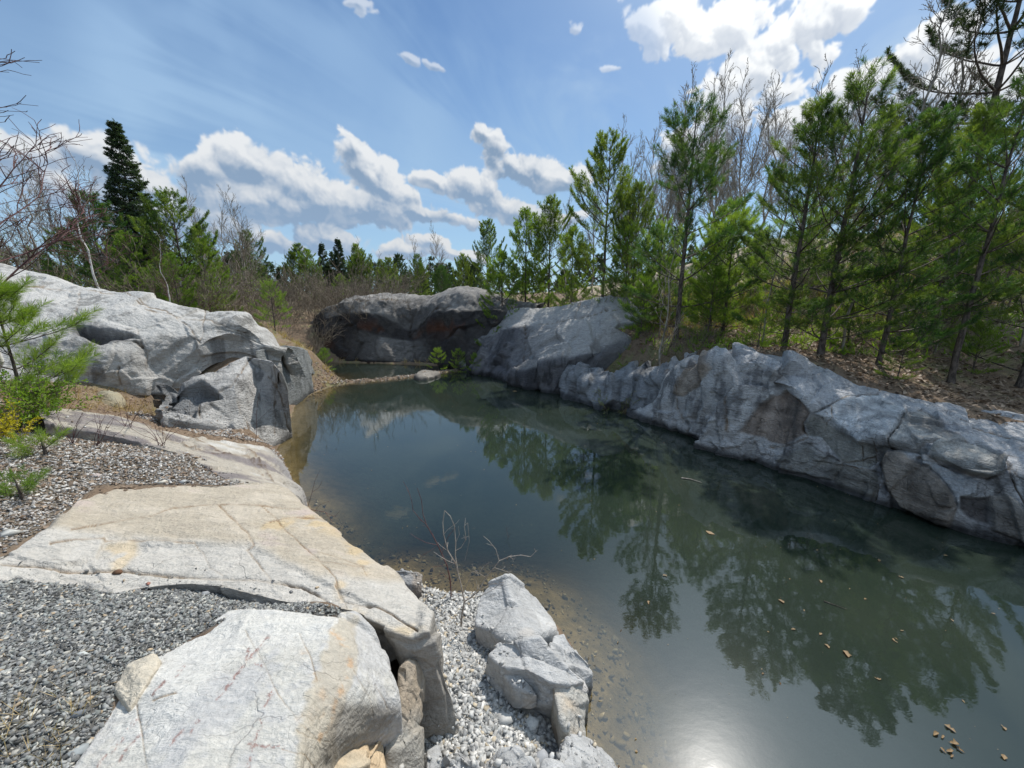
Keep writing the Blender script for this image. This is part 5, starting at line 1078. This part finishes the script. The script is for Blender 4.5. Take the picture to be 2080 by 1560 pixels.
for i in range(16):
    plant(rg.choice(SA), 'bare_sapling', 'thin bare sapling between the pines of the right slope', 'sapling', rg.uniform(1330, 2100), rg.uniform(8, 13), h=rg.uniform(2.4, 4.6), group='bare saplings between the pines')
BI = bare_tree(65, 6.5, .26, n1=22, clear=.3, mat=M_TWIG, tmat=M_BIRCH, tw=.0035)
plant(BI, 'birch_tree', 'white-barked birch behind the whaleback outcrop', 'birch', 138, 11.5, 300, rz=1)
plant(BI, 'birch_tree', 'thin white birch trunk rising behind the outcrop beside the bright pine', 'birch', 318, 12.0, 470, rz=2.2)
# brown brush
for i in range(30):
    px = rg.uniform(380, 800); y = rg.uniform(14.5, 24); 
    if px > 620: y = rg.uniform(19, 26)
    plant(rg.choice(SHB), 'bare_shrub', 'brown leafless shrub in the thicket between outcrop and dome', 'shrub', px, y, h=rg.uniform(1.3, 2.4), group='leafless shrubs of the far thicket')
for i in range(14):
    plant(rg.choice(SHB + SHL), 'shrub', 'low shrub at the foot of the trees on the left bank', 'shrub', rg.uniform(-100, 480), rg.uniform(12.5, 15), h=rg.uniform(1.0, 2.0), group='low shrubs behind the whaleback outcrop')
for i in range(34):
    plant(rg.choice(SHL + SHB[:1]), 'shrub', 'low leafy shrub on the sunlit right slope', 'shrub', rg.uniform(1180, 2200), rg.uniform(8.5, 15), h=rg.uniform(.5, 1.5), group='low shrubs on the right slope')
# distant wood closing the view, one mass
rng = np.random.default_rng(77); V_, F_ = [], [[], [], []]; n0 = 0
for k in range(300):
    a = R(rng.uniform(-100, 100)); r = rng.uniform(38, 85); x, y = math.sin(a) * r, math.cos(a) * r; z = gz1(x, y); hh = rng.uniform(1.6, 3.6) * (1 + r / 120) * (1.25 if x > 12 else 1)
    n = 150; t = rng.random(n) ** .8; f = 1 - t; wd_ = rng.uniform(.9, 1.7); ph = rng.random(n) * 6.283; rr_ = wd_ * (f ** .8) * rng.random(n) ** .5 + .05
    Sx = np.stack([x + np.cos(ph) * rr_, y + np.sin(ph) * rr_, z + hh * (.08 + .92 * t)], -1); Ax = np.stack([np.cos(ph), np.sin(ph), .35 + .9 * t], -1); Ax /= np.linalg.norm(Ax, axis=1, keepdims=True)
    v, fs = needles(Sx, Ax, np.full(n, .25), .34, 7, .09, rng, (.3, 1.0)); V_.append(v)
    for q in range(3): F_[q].append(fs[q] + n0)
    n0 += len(v)
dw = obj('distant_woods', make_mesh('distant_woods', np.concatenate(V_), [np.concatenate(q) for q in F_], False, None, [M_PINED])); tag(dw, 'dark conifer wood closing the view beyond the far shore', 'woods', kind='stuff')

# ------------------------------------------------------------------ gravel, litter, leaves
deps = bpy.context.evaluated_depsgraph_get()
from mathutils.bvhtree import BVHTree
bpy.context.view_layer.update()
_v, _f, _o = [], [], 0
for o in COL.objects:
    if o.type == 'MESH' and (o.name.startswith('rock') or o.name.startswith('boulder')):
        me = o.data; a = np.empty(len(me.vertices) * 3, np.float32); me.vertices.foreach_get('co', a); a = a.reshape(-1, 3)
        f = np.empty(len(me.loops), np.int32); me.loops.foreach_get('vertex_index', f); f = f.reshape(-1, 4); _v.append(a); _f.append(f + _o); _o += len(a)
_v = np.concatenate(_v); _f = np.concatenate(_f)
ROCKS = BVHTree.FromPolygons(_v.tolist(), _f.tolist())
def rock_top(x, y, z=8.0):
    h = ROCKS.ray_cast(Vector((x, y, z)), Vector((0, 0, -1))); return h[0].z if h[0] is not None else -9
def free_spots(poly, n, rng, pad=.0, onrock=.0, zmin=-.08, z0=None, jit=True):
    """points on the bare ground inside a traced outline"""
    P = np.array(poly, float); zz = 1.2 if z0 is None else z0; Wd = np.array([PZ(min(max(p[0], -300), 2400), min(p[1], 1750), zz) for p in P])[:, :2]
    lo, hi = Wd.min(0) - .2, Wd.max(0) + .2; out = []
    while len(out) < n:
        q = lo + (hi - lo) * rng.random((n * 2, 2)); z = ground_z(q); pq = proj(np.concatenate([q, z[:, None]], 1)); ok = inside(pq, poly) & (z > zmin) & (q[:, 1] > .3)
        if ok.mean() < .002: break
        for (x, y), zz_ in zip(q[ok], z[ok]):
            rt_ = rock_top(x, y)
            if rt_ > zz_ + .004:
                if rng.random() < onrock and rt_ - zz_ < .25: out.append((x, y, rt_))
                continue
            out.append((x, y, zz_))
            if len(out) >= n: break
    return np.array(out[:n])
import bmesh
def shard(rng, flat=.45, n=11):
    p = rng.normal(size=(n, 3)); p /= np.linalg.norm(p, axis=1, keepdims=True); p *= (.75 + .35 * rng.random((n, 1))); p *= np.array([1, .72, flat])
    bm = bmesh.new()
    for q in p: bm.verts.new(q)
    bmesh.ops.convex_hull(bm, input=bm.verts); bmesh.ops.triangulate(bm, faces=bm.faces[:])
    bm.verts.ensure_lookup_table(); idx = {v: i for i, v in enumerate(bm.verts)}
    V = np.array([v.co[:] for v in bm.verts]); Fc = np.array([[idx[v] for v in f.verts] for f in bm.faces]); bm.free(); return V, Fc
rng = np.random.default_rng(3)
SHARDS = [shard(rng, .30 + .35 * rng.random(), int(rng.integers(8, 13))) for _ in range(24)]
def scatter(pts, size, rng, cols, tilt=.35, sink=.25, shards=None):
    Vs, Fs, Cs, n0 = [], [], [], 0; which = rng.integers(0, len(SHARDS), len(pts))
    for k, (SV, SF) in enumerate(SHARDS):
        m = which == k; p = pts[m]; s = size[m]; n = len(p)
        if not n: continue
        a = rng.random(n) * 6.283; tx, ty = rng.normal(0, tilt, n), rng.normal(0, tilt, n)
        V = SV[None] * s[:, None, None]; ca, sa = np.cos(a)[:, None], np.sin(a)[:, None]
        x = V[..., 0] * ca - V[..., 1] * sa; y = V[..., 0] * sa + V[..., 1] * ca; z = V[..., 2] + x * tx[:, None] + y * ty[:, None]
        W_ = np.stack([x, y, z], -1) + p[:, None] + np.array([0, 0, 1]) * (s * sink)[:, None, None]
        c = cols[m][:, None] * np.ones((1, len(SV), 1))
        Vs.append(W_.reshape(-1, 3)); Cs.append(c.reshape(-1, 3)); Fs.append((SF[None] + (np.arange(n) * len(SV))[:, None, None]).reshape(-1, 3) + n0); n0 += n * len(SV)
    return np.concatenate(Vs), np.concatenate(Fs), np.concatenate(Cs)
def palette(rng, n, cs, w):
    c = np.array(cs, float)[rng.choice(len(cs), n, p=np.array(w) / sum(w))]; return np.clip(c * (.7 + .6 * rng.random((n, 1))), .02, .9)
def gravel(name, label, poly, n, s0, s1, cs, w, z0, onrock=.04, power=2.5, zmin=-.08):
    pts = free_spots(poly, n, rng, onrock=onrock, z0=z0, zmin=zmin); pts = pts[pts[:, 2] < 0] if zmin < -.1 else pts; n = len(pts)
    size = s0 + (s1 - s0) * rng.random(n) ** power; V, Fc, C = scatter(pts, size, rng, palette(rng, n, cs, w))
    return tag(obj(name, make_mesh(name, V, Fc, False, C, [M_STONE])), label, 'gravel', kind='stuff')
gravel('gravel', 'dark grey angular gravel between the tan slab and the white boulder', POLY_G1, 36000, .0040, .019, [(.17, .17, .165), (.27, .27, .255), (.42, .40, .35), (.09, .09, .085), (.32, .25, .17), (.23, .24, .225)], [5, 5, 1.6, 3, .5, 3], 1.2, onrock=.008)
gravel('pebble_litter', 'pebbles mixed with brown litter left of the banded slab', [(a, b) for a, b in POLY_G2], 26000, .005, .024, [(.42, .40, .37), (.27, .25, .23), (.20, .15, .11), (.27, .225, .18), (.5, .48, .44)], [4, 4, 3, 2, 1.5], 1.2)
gravel('beach_gravel', 'pale grey angular pebbles on the little beach', POLY_G3, 17000, .006, .034, [(.42, .41, .385), (.32, .32, .305), (.52, .50, .46), (.20, .20, .195), (.40, .34, .25)], [6, 5, 3, 2.5, 1.2], .25, power=2.6)
gravel('shore_rubble', 'brown rubble along the foot of the cliff block and the mud spit', [(300, 835), (420, 850), (480, 880), (560, 905), (590, 965), (540, 900), (400, 880), (250, 840)], 2500, .01, .035, [(.42, .40, .37), (.27, .25, .23), (.24, .17, .12)], [4, 3, 3], .9)
gravel('spit_gravel', 'brown pebbles of the mud spit across the far end of the pond', [(590, 825), (640, 735), (700, 760), (800, 762), (900, 745), (985, 738), (985, 760), (860, 775), (700, 790), (640, 810)], 3200, .015, .05, [(.36, .33, .29), (.27, .22, .17), (.24, .17, .12)], [3, 3, 4], .1, power=3)
gravel('submerged_pebbles', 'brown pebbles under the shallow water around the little beach', [(640, 1010), (760, 1110), (900, 1130), (1080, 1130), (1260, 1300), (1400, 1600), (1230, 1640), (1180, 1400), (1060, 1220), (900, 1210), (790, 1170), (640, 1060)], 1400, .008, .045, [(.26, .22, .15), (.16, .14, .10), (.34, .31, .24), (.11, .10, .08)], [4, 4, 2, 3], 0, power=3, zmin=-.45)
# stones one can point at
def stone(label, px, py, z, s, c, k=0, flat=.5, name='stone', rot=0.0):
    r_ = np.random.default_rng(k); V, Fc = shard(r_, flat, 13); p = PZ(px, py, z); g = max(gz1(p[0], p[1]), rock_top(p[0], p[1], p[2] + .35)); ca, sa = math.cos(rot), math.sin(rot)
    V = np.stack([V[:, 0] * ca - V[:, 1] * sa, V[:, 0] * sa + V[:, 1] * ca, V[:, 2]], -1) * s; C = np.ones_like(V) * np.array(c)
    o = obj(name, make_mesh(name, V, Fc, False, C, [M_STONE]), loc=(p[0], p[1], g + s * flat * .35)); return tag(o, label, 'stone')
stone('rusty brown stone on the white slab above the gravel', 238, 1163, 1.12, .034, (.13, .07, .04), 1)
stone('grey cube-shaped stone at the top of the grey gravel', 412, 1188, 1.1, .035, (.27, .27, .27), 2, .7)
stone('pale flat stone in the middle of the grey gravel', 170, 1335, 1.22, .032, (.46, .47, .44), 3, .3)
stone('white pebble at the right tip of the grey gravel', 670, 1219, 1.05, .016, (.62, .60, .55), 4, .8)
stone('bluish stone in the lower gravel near the brown moss', 150, 1500, 1.28, .045, (.27, .29, .29), 5, .5)
stone('dark grey pointed stone in the lower grey gravel', 158, 1452, 1.25, .032, (.16, .17, .18), 6, .5)
stone('reddish stone at the top edge of the grey gravel', 302, 1180, 1.1, .022, (.32, .15, .11), 7, .4)
stone('large pale stone on the pebbles at the far left edge', 20, 1085, 1.25, .07, (.45, .44, .40), 8, .4)
stone('flat white stone on the banded slab edge', 330, 985, 1.1, .07, (.52, .49, .42), 9, .25)
stone('grey stone right of the flat white stone', 375, 988, 1.06, .045, (.36, .36, .35), 10, .5)
stone('pink-grey stone on the pebbles above the flat white stone', 194, 976, 1.16, .06, (.40, .34, .31), 11, .4)
stone('sharp white stone among the beach pebbles below the broken rock', 1078, 1432, .3, .07, (.56, .56, .53), 12, .5)
stone('triangular grey stone near the bottom of the beach', 1020, 1445, .3, .08, (.46, .45, .42), 13, .4, rot=.6)
stone('long blue-grey shard at the lower right of the beach', 1102, 1508, .3, .085, (.33, .34, .35), 14, .45, rot=1.0)
stone('grey block at the bottom of the beach beside the angular stones', 1068, 1530, .3, .07, (.40, .41, .41), 15, .5)
stone('pale stone on the brushy ledge above the cliff block', 306, 781, 1.4, .06, (.5, .49, .46), 16, .5)

def leaves_mesh(pts, size, rng, mat, name):
    n = len(pts); a = rng.random(n) * 6.283; c, s = np.cos(a), np.sin(a); l = size; w = size * (.35 + .3 * rng.random(n)); cv = size * (.1 + .5 * rng.random(n)); nx, ny = rng.normal(0, .35, n), rng.normal(0, .35, n)
    loc = [(-1, 0, 0), (0, -1, 1), (1, 0, .2), (0, 1, 1)]; Vv = []
    for (x, y, z) in loc:
        X = x * l * .5; Y = y * w * .5; Z = z * cv * .5; Vv.append(np.stack([X * c - Y * s, X * s + Y * c, Z + X * nx + Y * ny], -1) + pts)
    V = np.stack(Vv, 1).reshape(-1, 3); i = np.arange(n)[:, None] * 4; return make_mesh(name, V, i + np.array([[0, 1, 2, 3]]), False, None, [mat])
def on_land(xy, extra=.01):
    z = ground_z(xy); ok = z > .03; P = []
    for (x, y), zz in zip(xy[ok], z[ok]):
        rt_ = rock_top(x, y)
        if rt_ < zz + .02: P.append((x, y, zz + extra))
    return np.array(P)
xy = np.stack([rng.uniform(.5, 17, 60000), rng.uniform(3.5, 19, 60000)], -1); d = np.hypot(xy[:, 0], xy[:, 1]); ins_, dd_, dw_ = shore(xy); keep = (~ins_) & (rng.random(60000) < np.clip(1.3 - d / 17, .15, 1)) & (dd_ < 8)
pts = on_land(xy[keep]); lit_ = obj('leaf_litter', leaves_mesh(pts, .05 + .06 * rng.random(len(pts)), rng, M_LITTER, 'leaf_litter')); tag(lit_, 'dead leaves covering the soil under the pines of the right bank', 'leaf litter', kind='stuff')
xy = np.stack([rng.uniform(-9, -1.5, 15000), rng.uniform(2.5, 12, 15000)], -1); ins_, dd_, dw_ = shore(xy); pts = on_land(xy[~ins_])
pp_ = proj(pts); kp = (pp_[:, 0] < 560) & ((pp_[:, 1] < 1010) | (pp_[:, 0] < 150)); pts = pts[kp]
l2 = obj('leaf_litter', leaves_mesh(pts, .025 + .04 * rng.random(len(pts)), rng, M_LITTER, 'leaf_litter')); tag(l2, 'brown dead leaves and bark between the pebbles of the left bank', 'leaf litter', kind='stuff')
# dry grass on the brushy ledge, the spit and the right slope
def grass(name, label, pts, per, L, w, mat=None):
    A = np.tile([0, 0, 1.0], (len(pts), 1)) + rng.normal(0, .25, (len(pts), 3)); A /= np.linalg.norm(A, axis=1, keepdims=True)
    V, F_ = needles(pts, A, np.full(len(pts), .01), L, per, w, rng, (.2, 1.25), droop=.15); return tag(obj(name, tris(V, F_, name, mat or M_GRASS)), label, 'grass', kind='stuff')
def spots(x0, x1, y0, y1, n, cond=None):
    xy = np.stack([rng.uniform(x0, x1, n), rng.uniform(y0, y1, n)], -1); ins_, dd_, dw_ = shore(xy); xy = xy[~ins_]; p = on_land(xy, 0)
    if cond is not None: p = p[cond(proj(p))]
    return p
grass('dry_grass', 'brown dry grass tuft on the ledge between the whaleback and the cliff block', spots(-8, -4, 6.5, 10, 5000, lambda q: inside(q, [(270, 800), (330, 770), (400, 705), (450, 700), (490, 720), (420, 770), (330, 800)])), 7, .16, .006)
grass('dry_grass', 'dead grass along the left bank behind the banded slab', spots(-10, -3.5, 4.5, 9, 2200, lambda q: inside(q, [(-100, 800), (300, 790), (330, 850), (200, 835), (60, 840), (-100, 870)])), 7, .14, .005)
grass('dry_grass', 'tufts of dead grass along the far shore and the mud spit', spots(-8, 1, 9, 19, 1500), 8, .22, .010)
grass('dry_grass', 'pale dead grass on the slope behind the right pines', spots(4, 22, 10, 20, 5200), 6, .24, .014)
grass('green_grass', 'fresh green growth on the sunlit slope of the right bank', spots(3, 20, 8, 18, 3600), 7, .22, .016, M_LEAF)
grass('dry_grass', 'dead bent grass beside the gravel at the bottom left corner', free_spots([(-100, 1480), (120, 1400), (200, 1420), (150, 1560), (0, 1650), (-100, 1650)], 36, rng, z0=1.25), 4, .09, .0022)

# floating leaves one can point at
def fleaf(label, px, py, s, k, name='floating_leaf', curl=.45):
    r_ = np.random.default_rng(k); n = 7; t = np.linspace(-1, 1, n); w = .42 * (1 - t ** 2) ** .6 * (.6 + .6 * r_.random()) * (1 + .35 * r_.normal(size=n)); bend = .25 * r_.normal(); V = []
    for a, b in zip(t, w):
        for y in (-b, 0, b): V.append((a, y + bend * a * a, abs(y) * curl * 1.5 + .12 * a * a * curl))
    V = np.array(V) * s * .5; f = []
    for i in range(n - 1):
        for j in range(2): q = i * 3 + j; f.append([q, q + 3, q + 4, q + 1])
    an = r_.random() * 6.28; ca, sa = math.cos(an), math.sin(an); V = np.stack([V[:, 0] * ca - V[:, 1] * sa, V[:, 0] * sa + V[:, 1] * ca, V[:, 2]], -1)
    p = PZ(px, py, 0); return tag(obj(name, make_mesh(name, V, np.array(f), True, None, [M_FLOAT]), loc=(p[0], p[1], .004)), label, 'leaf', 'leaves floating on the pond')
c3r = lambda x, y: (1300 + x * .375, 1100 + y * .375)
spec = [((980, 218), .09, 'yellow floating leaf in the reflection of the right pines, highest of the row'), ((1120, 612), .13, 'large red-brown leaf floating right of centre in the pine reflection'), ((1375, 538), .10, 'slim orange leaf floating in the dark water at the right'), ((1290, 748), .09, 'pale curled leaf floating below the slim orange leaf'), ((765, 325), .11, 'orange leaf floating left of a thin twig'),
        ((1015, 568), .09, 'speckled curled leaf left of the large red-brown leaf'), ((978, 503), .07, 'small tan leaf above the speckled leaf'), ((1680, 1015), .12, 'curled brown leaf floating above the leaf cluster near the corner'), ((1295, 105), .10, 'rusty leaf floating in the shade of the rock wall'), ((830, 477), .08, 'white glinting leaf in the pine reflection'),
        ((135, 185), .09, 'pale leaf floating at the left edge of the pine reflection'), ((45, 332), .10, 'curled leaf at the lower tip of the far pine reflection'), ((1690, 428), .07, 'small pale leaf floating far right in dark water'), ((1970, 1010), .08, 'brown leaf floating close to the right edge'), ((1970, 1170), .09, 'pale leaf floating in the lower right corner'),
        ((1915, 393), .06, 'little white leaf near the right edge in dark water'), ((1420, 485), .06, 'little tan leaf above the slim orange leaf'), ((1220, 313), .06, 'tiny pale leaf right of the thin twig'), ((1415, 195), .09, 'brown leaf in the wall reflection'), ((1655, 78), .08, 'grey leaf in the shade close to the wall')]
for k, (q, s, lab) in enumerate(spec): fleaf(lab, *c3r(*q), s * .50, 100 + k)
for k, (px, py, s, lab) in enumerate([(1442, 1083, .11, 'golden leaf floating below the long twig in front of the wall'), (1045, 795, .16, 'rusty leaf floating at the foot of the square block'), (905, 1262, .0001, '')][:2]): fleaf(lab, px, py, s, 200 + k, curl=.1)
# cluster near the corner: leaves of one curled spray
clus = [((1600, 1045), .15), ((1640, 1060), .12), ((1700, 1100), .16), ((1730, 1130), .13), ((1680, 1140), .14), ((1640, 1135), .10), ((1690, 1165), .10)]
for k, (q, s) in enumerate(clus): fleaf('golden brown curled leaf in the floating cluster near the bottom right corner', *c3r(*q), s * .36, 300 + k, curl=.8)
def twig_thing(name, label, pts, r, mat, cat='twig', group=None):
    w = Wood(); w.path(pts, r, r * .4); o = obj(name, w.mesh(name, mat, 5)); return tag(o, label, cat, group)
twig_thing('floating_twig', 'long tan twig floating in front of the rock wall', [PZ(1384, 971, .01), PZ(1402, 973, .015), PZ(1425, 980, .012)], .012, M_GREYT)
twig_thing('floating_twig', 'thin brown twig floating in the pine reflection', [PZ(*c3r(995, 322), .006), PZ(*c3r(1060, 345), .008), PZ(*c3r(1120, 366), .006)], .005, M_BARK)
# pollen and bud scales drifting on the pond
xy = np.stack([rng.uniform(-6, 8, 1500), rng.uniform(1.5, 14, 1500)], -1); ins_, dd_, dw_ = shore(xy); xy = xy[ins_]
pts = np.concatenate([xy, np.full((len(xy), 1), .003)], 1); fd = obj('floating_debris', leaves_mesh(pts, .006 + .022 * rng.random(len(pts)) ** 4, rng, M_FLOAT, 'floating_debris')); tag(fd, 'tiny bud scales drifting on the pond', 'debris', kind='stuff')

# ------------------------------------------------------------------ saplings on the beach, traced
def traced(name, label, base, zb, lines, r0, mat, cat, budmat=None, ydrift=.0, seed=0, group=None):
    """lines of view pixels, all standing over the same foot, opened a little towards and away from us"""
    b = PZ(base[0], base[1], zb); r_ = np.random.default_rng(seed); w = Wood(); bud = []
    for L, ra, rb in lines:
        dy = r_.normal(0, .05); pts = []
        for i, q in enumerate(L): pts.append(PY(q[0], q[1], b[1] + ydrift * (base[1] - q[1]) / 200 + dy * (i / max(1, len(L) - 1))))
        w.path(pts, ra, rb)
        bud.append(pts[-1])
        for p, q in zip(pts[:-1], pts[1:]):
            for _ in range(1):
                if r_.random() < .6: 
                    m = p + (q - p) * r_.random(); dd = norm(norm(q - p) + r_.normal(0, .6, 3)); w.seg(m, m + dd * (.02 + .05 * r_.random()), rb, rb * .7)
    e = bpy.data.objects.new(name, None); COL.objects.link(e); e.location = b; tag(e, label, cat, group)
    me = w.mesh('stems', mat, 5); a = np.empty(len(me.vertices) * 3, np.float32); me.vertices.foreach_get('co', a); a = (a.reshape(-1, 3) - b).astype(np.float32); me.vertices.foreach_set('co', a.ravel()); me.update(); obj('stems', me, e)
    return e
k4 = lambda *L: [(600 + x * .3365, 1035 + y * .3365) for x, y in L]
traced('sapling', 'grey leafless sapling growing out of the beach pebbles', (936, 1272), .20, [
 (k4((1000, 705), (1005, 640), (1020, 560), (1005, 480), (985, 400), (970, 330), (920, 250), (895, 150), (890, 80), (900, 10)), .0085, .0025), (k4((985, 400), (965, 280), (968, 200), (960, 100), (935, 40), (900, 5)), .005, .002), (k4((1020, 555), (1060, 530), (1110, 490), (1150, 410), (1200, 350), (1230, 310), (1290, 285), (1360, 275), (1420, 285), (1460, 245)), .006, .0018),
 (k4((1230, 310), (1210, 240), (1170, 190), (1135, 160)), .003, .0015), (k4((1060, 530), (1100, 480), (1090, 420), (1130, 350), (1170, 320)), .003, .0015), (k4((1010, 510), (1050, 420), (1060, 380), (1100, 370)), .003, .0015), (k4((970, 330), (920, 310), (870, 280), (835, 255)), .003, .0015), (k4((965, 250), (1000, 230), (1030, 180), (1020, 100), (1040, 80), (1050, 190), (1025, 300)), .0026, .0014),
 (k4((968, 200), (990, 150), (985, 120)), .002, .0012), (k4((1110, 490), (1180, 450), (1260, 440)), .002, .0012), (k4((1150, 410), (1100, 380), (1080, 360), (1065, 330)), .002, .0012), (k4((1200, 350), (1260, 370), (1300, 385)), .002, .0012), (k4((920, 250), (880, 220), (860, 200)), .002, .0012), (k4((895, 150), (920, 120), (975, 80), (990, 60)), .002, .0012),
 (k4((1290, 285), (1320, 300), (1330, 280)), .0018, .001), (k4((1040, 540), (1120, 520), (1200, 480), (1240, 440)), .0025, .0012)], .008, M_GREYT, 'sapling', seed=1)
traced('sapling', 'thin dark red sapling at the water edge behind the grey one', (914, 1206), .06, [
 (k4((940, 525), (935, 430), (915, 340), (885, 270), (860, 215), (825, 150), (790, 90), (770, 30), (760, -60), (735, -130)), .0075, .002), (k4((790, 90), (755, 60), (710, 5), (700, -60), (680, -120), (650, -170)), .003, .0015), (k4((860, 215), (790, 200), (730, 170), (695, 145)), .003, .0014), (k4((915, 340), (870, 340), (830, 345)), .002, .001),
 (k4((885, 270), (900, 210), (930, 150), (970, 110)), .003, .0014), (k4((935, 430), (890, 380), (850, 410), (770, 425)), .0025, .001), (k4((860, 215), (820, 245), (750, 290)), .002, .001)], .006, M_TWIG, 'sapling', seed=2)
traced('sapling', 'faint bare twig standing in the water right of the grey sapling', (1036, 1112), -.1, [(k4((1295, 235), (1285, 170), (1270, 100)), .003, .001), (k4((1285, 170), (1300, 140)), .002, .001)], .003, M_TWIG, 'sapling', seed=3)
traced('sapling', 'bare twigs leaning over the water from the slab edge', (632, 1035), .3, [([(632, 1035), (660, 1040), (680, 1050), (690, 1038)], .004, .0015), ([(660, 1040), (675, 1060), (662, 1068)], .003, .0012), ([(625, 1030), (634, 1000), (640, 975), (650, 955)], .003, .0012), ([(634, 1000), (648, 990), (655, 975)], .002, .001), ([(640, 1038), (650, 1025), (668, 1018)], .002, .001)], .004, M_TWIG, 'sapling', seed=4)
traced('sapling', 'thin bare sapling in front of the upright cliff block', (519, 902), .6, [(crop(2, [(1540, 1250), (1550, 1180), (1548, 1080), (1555, 1000), (1575, 920)]), .004, .0015), (crop(2, [(1550, 1120), (1590, 1080), (1640, 1040)]), .002, .001), (crop(2, [(1548, 1080), (1500, 1040)]), .002, .001), (crop(2, [(1550, 1180), (1480, 1140), (1430, 1110)]), .002, .001)], .004, M_TWIG, 'sapling', seed=5)
for k, (bx_, by_, lab) in enumerate([(197, 905, 'low bare red twigs on the litter left of the banded slab'), (150, 900, 'low bare twigs beside the small pine seedling'), (328, 905, 'low bare twigs on the front edge of the banded slab'), (260, 870, 'bare twigs standing up from the banded slab')]):
    r_ = random.Random(k + 40); L = []
    for j in range(7):
        x, y = bx_ + r_.uniform(-8, 8), by_; pts = [(x, y)]; a = r_.uniform(-.9, .9)
        for i in range(5): x += math.sin(a) * 15; y -= math.cos(a) * 13; a += r_.uniform(-.35, .35); pts.append((x, y))
        L.append((pts, .0030, .0012))
    traced('twig_shrub', lab, (bx_, by_), 1.3, L, .003, M_TWIG, 'shrub', seed=60 + k)
# ------------------------------------------------------------------ near plants at the left edge
PN = pine(91, 1.7, .75, nl=.11, per=60, nw=.0035, mat=M_PINEB, whorl=.24, bare=.18); PS = pine(92, .35, .2, nl=.09, per=60, nw=.003, mat=M_PINEB, whorl=.08, bare=.1)
plant(PN, 'small_pine', 'bright long-needled young pine in front of the whaleback at the left edge', 'small pine', 48, 4.7, 605, base=810, rz=.6, wx=.85)
plant(PN, 'small_pine', 'second young pine cut by the left edge behind the first one', 'small pine', -55, 4.4, 540, base=820, rz=2.6, wx=1.3)
plant(PS, 'pine_seedling', 'tiny pine seedling on the litter above the pebbles', 'seedling', 92, 3.6, h=.26, base=920)
plant(PS, 'pine_seedling', 'pine seedling sprouting from the pebbles at the left edge', 'seedling', 45, 2.85, h=.24, base=1010, rz=1.2)
NS = [shrub(93, .7, .9, 12, leaves=1500, lmat=M_LEAF, ls=.035, tw=.003), shrub(94, .4, .5, 10, leaves=900, lmat=M_YELL, ls=.03, tw=.0025)]
plant(NS[0], 'leafy_shrub', 'low bright green leafy shrub under the young pine at the left edge', 'shrub', 70, 4.5, h=.55, base=860)
plant(NS[0], 'leafy_shrub', 'second low leafy shrub cut by the left edge', 'shrub', -20, 4.1, h=.55, base=880, rz=2)
plant(NS[1], 'leafy_shrub', 'small yellow-flowering shrub at the left edge above the pebbles', 'shrub', 0, 3.8, h=.28, base=930)
# the birch reaching in at the left edge
r_ = np.random.default_rng(8)
LB = bare_tree(95, 5.6, .40, n1=30, clear=.22, forks=2, mat=M_TWIG, tmat=M_BIRCH, tw=.0045, droop=.045)
plant(LB, 'birch_tree', 'near birch with reddish drooping twigs reaching in from the left edge', 'birch', -10, 5.0, -20, base=800, rz=.4, wx=1.4)
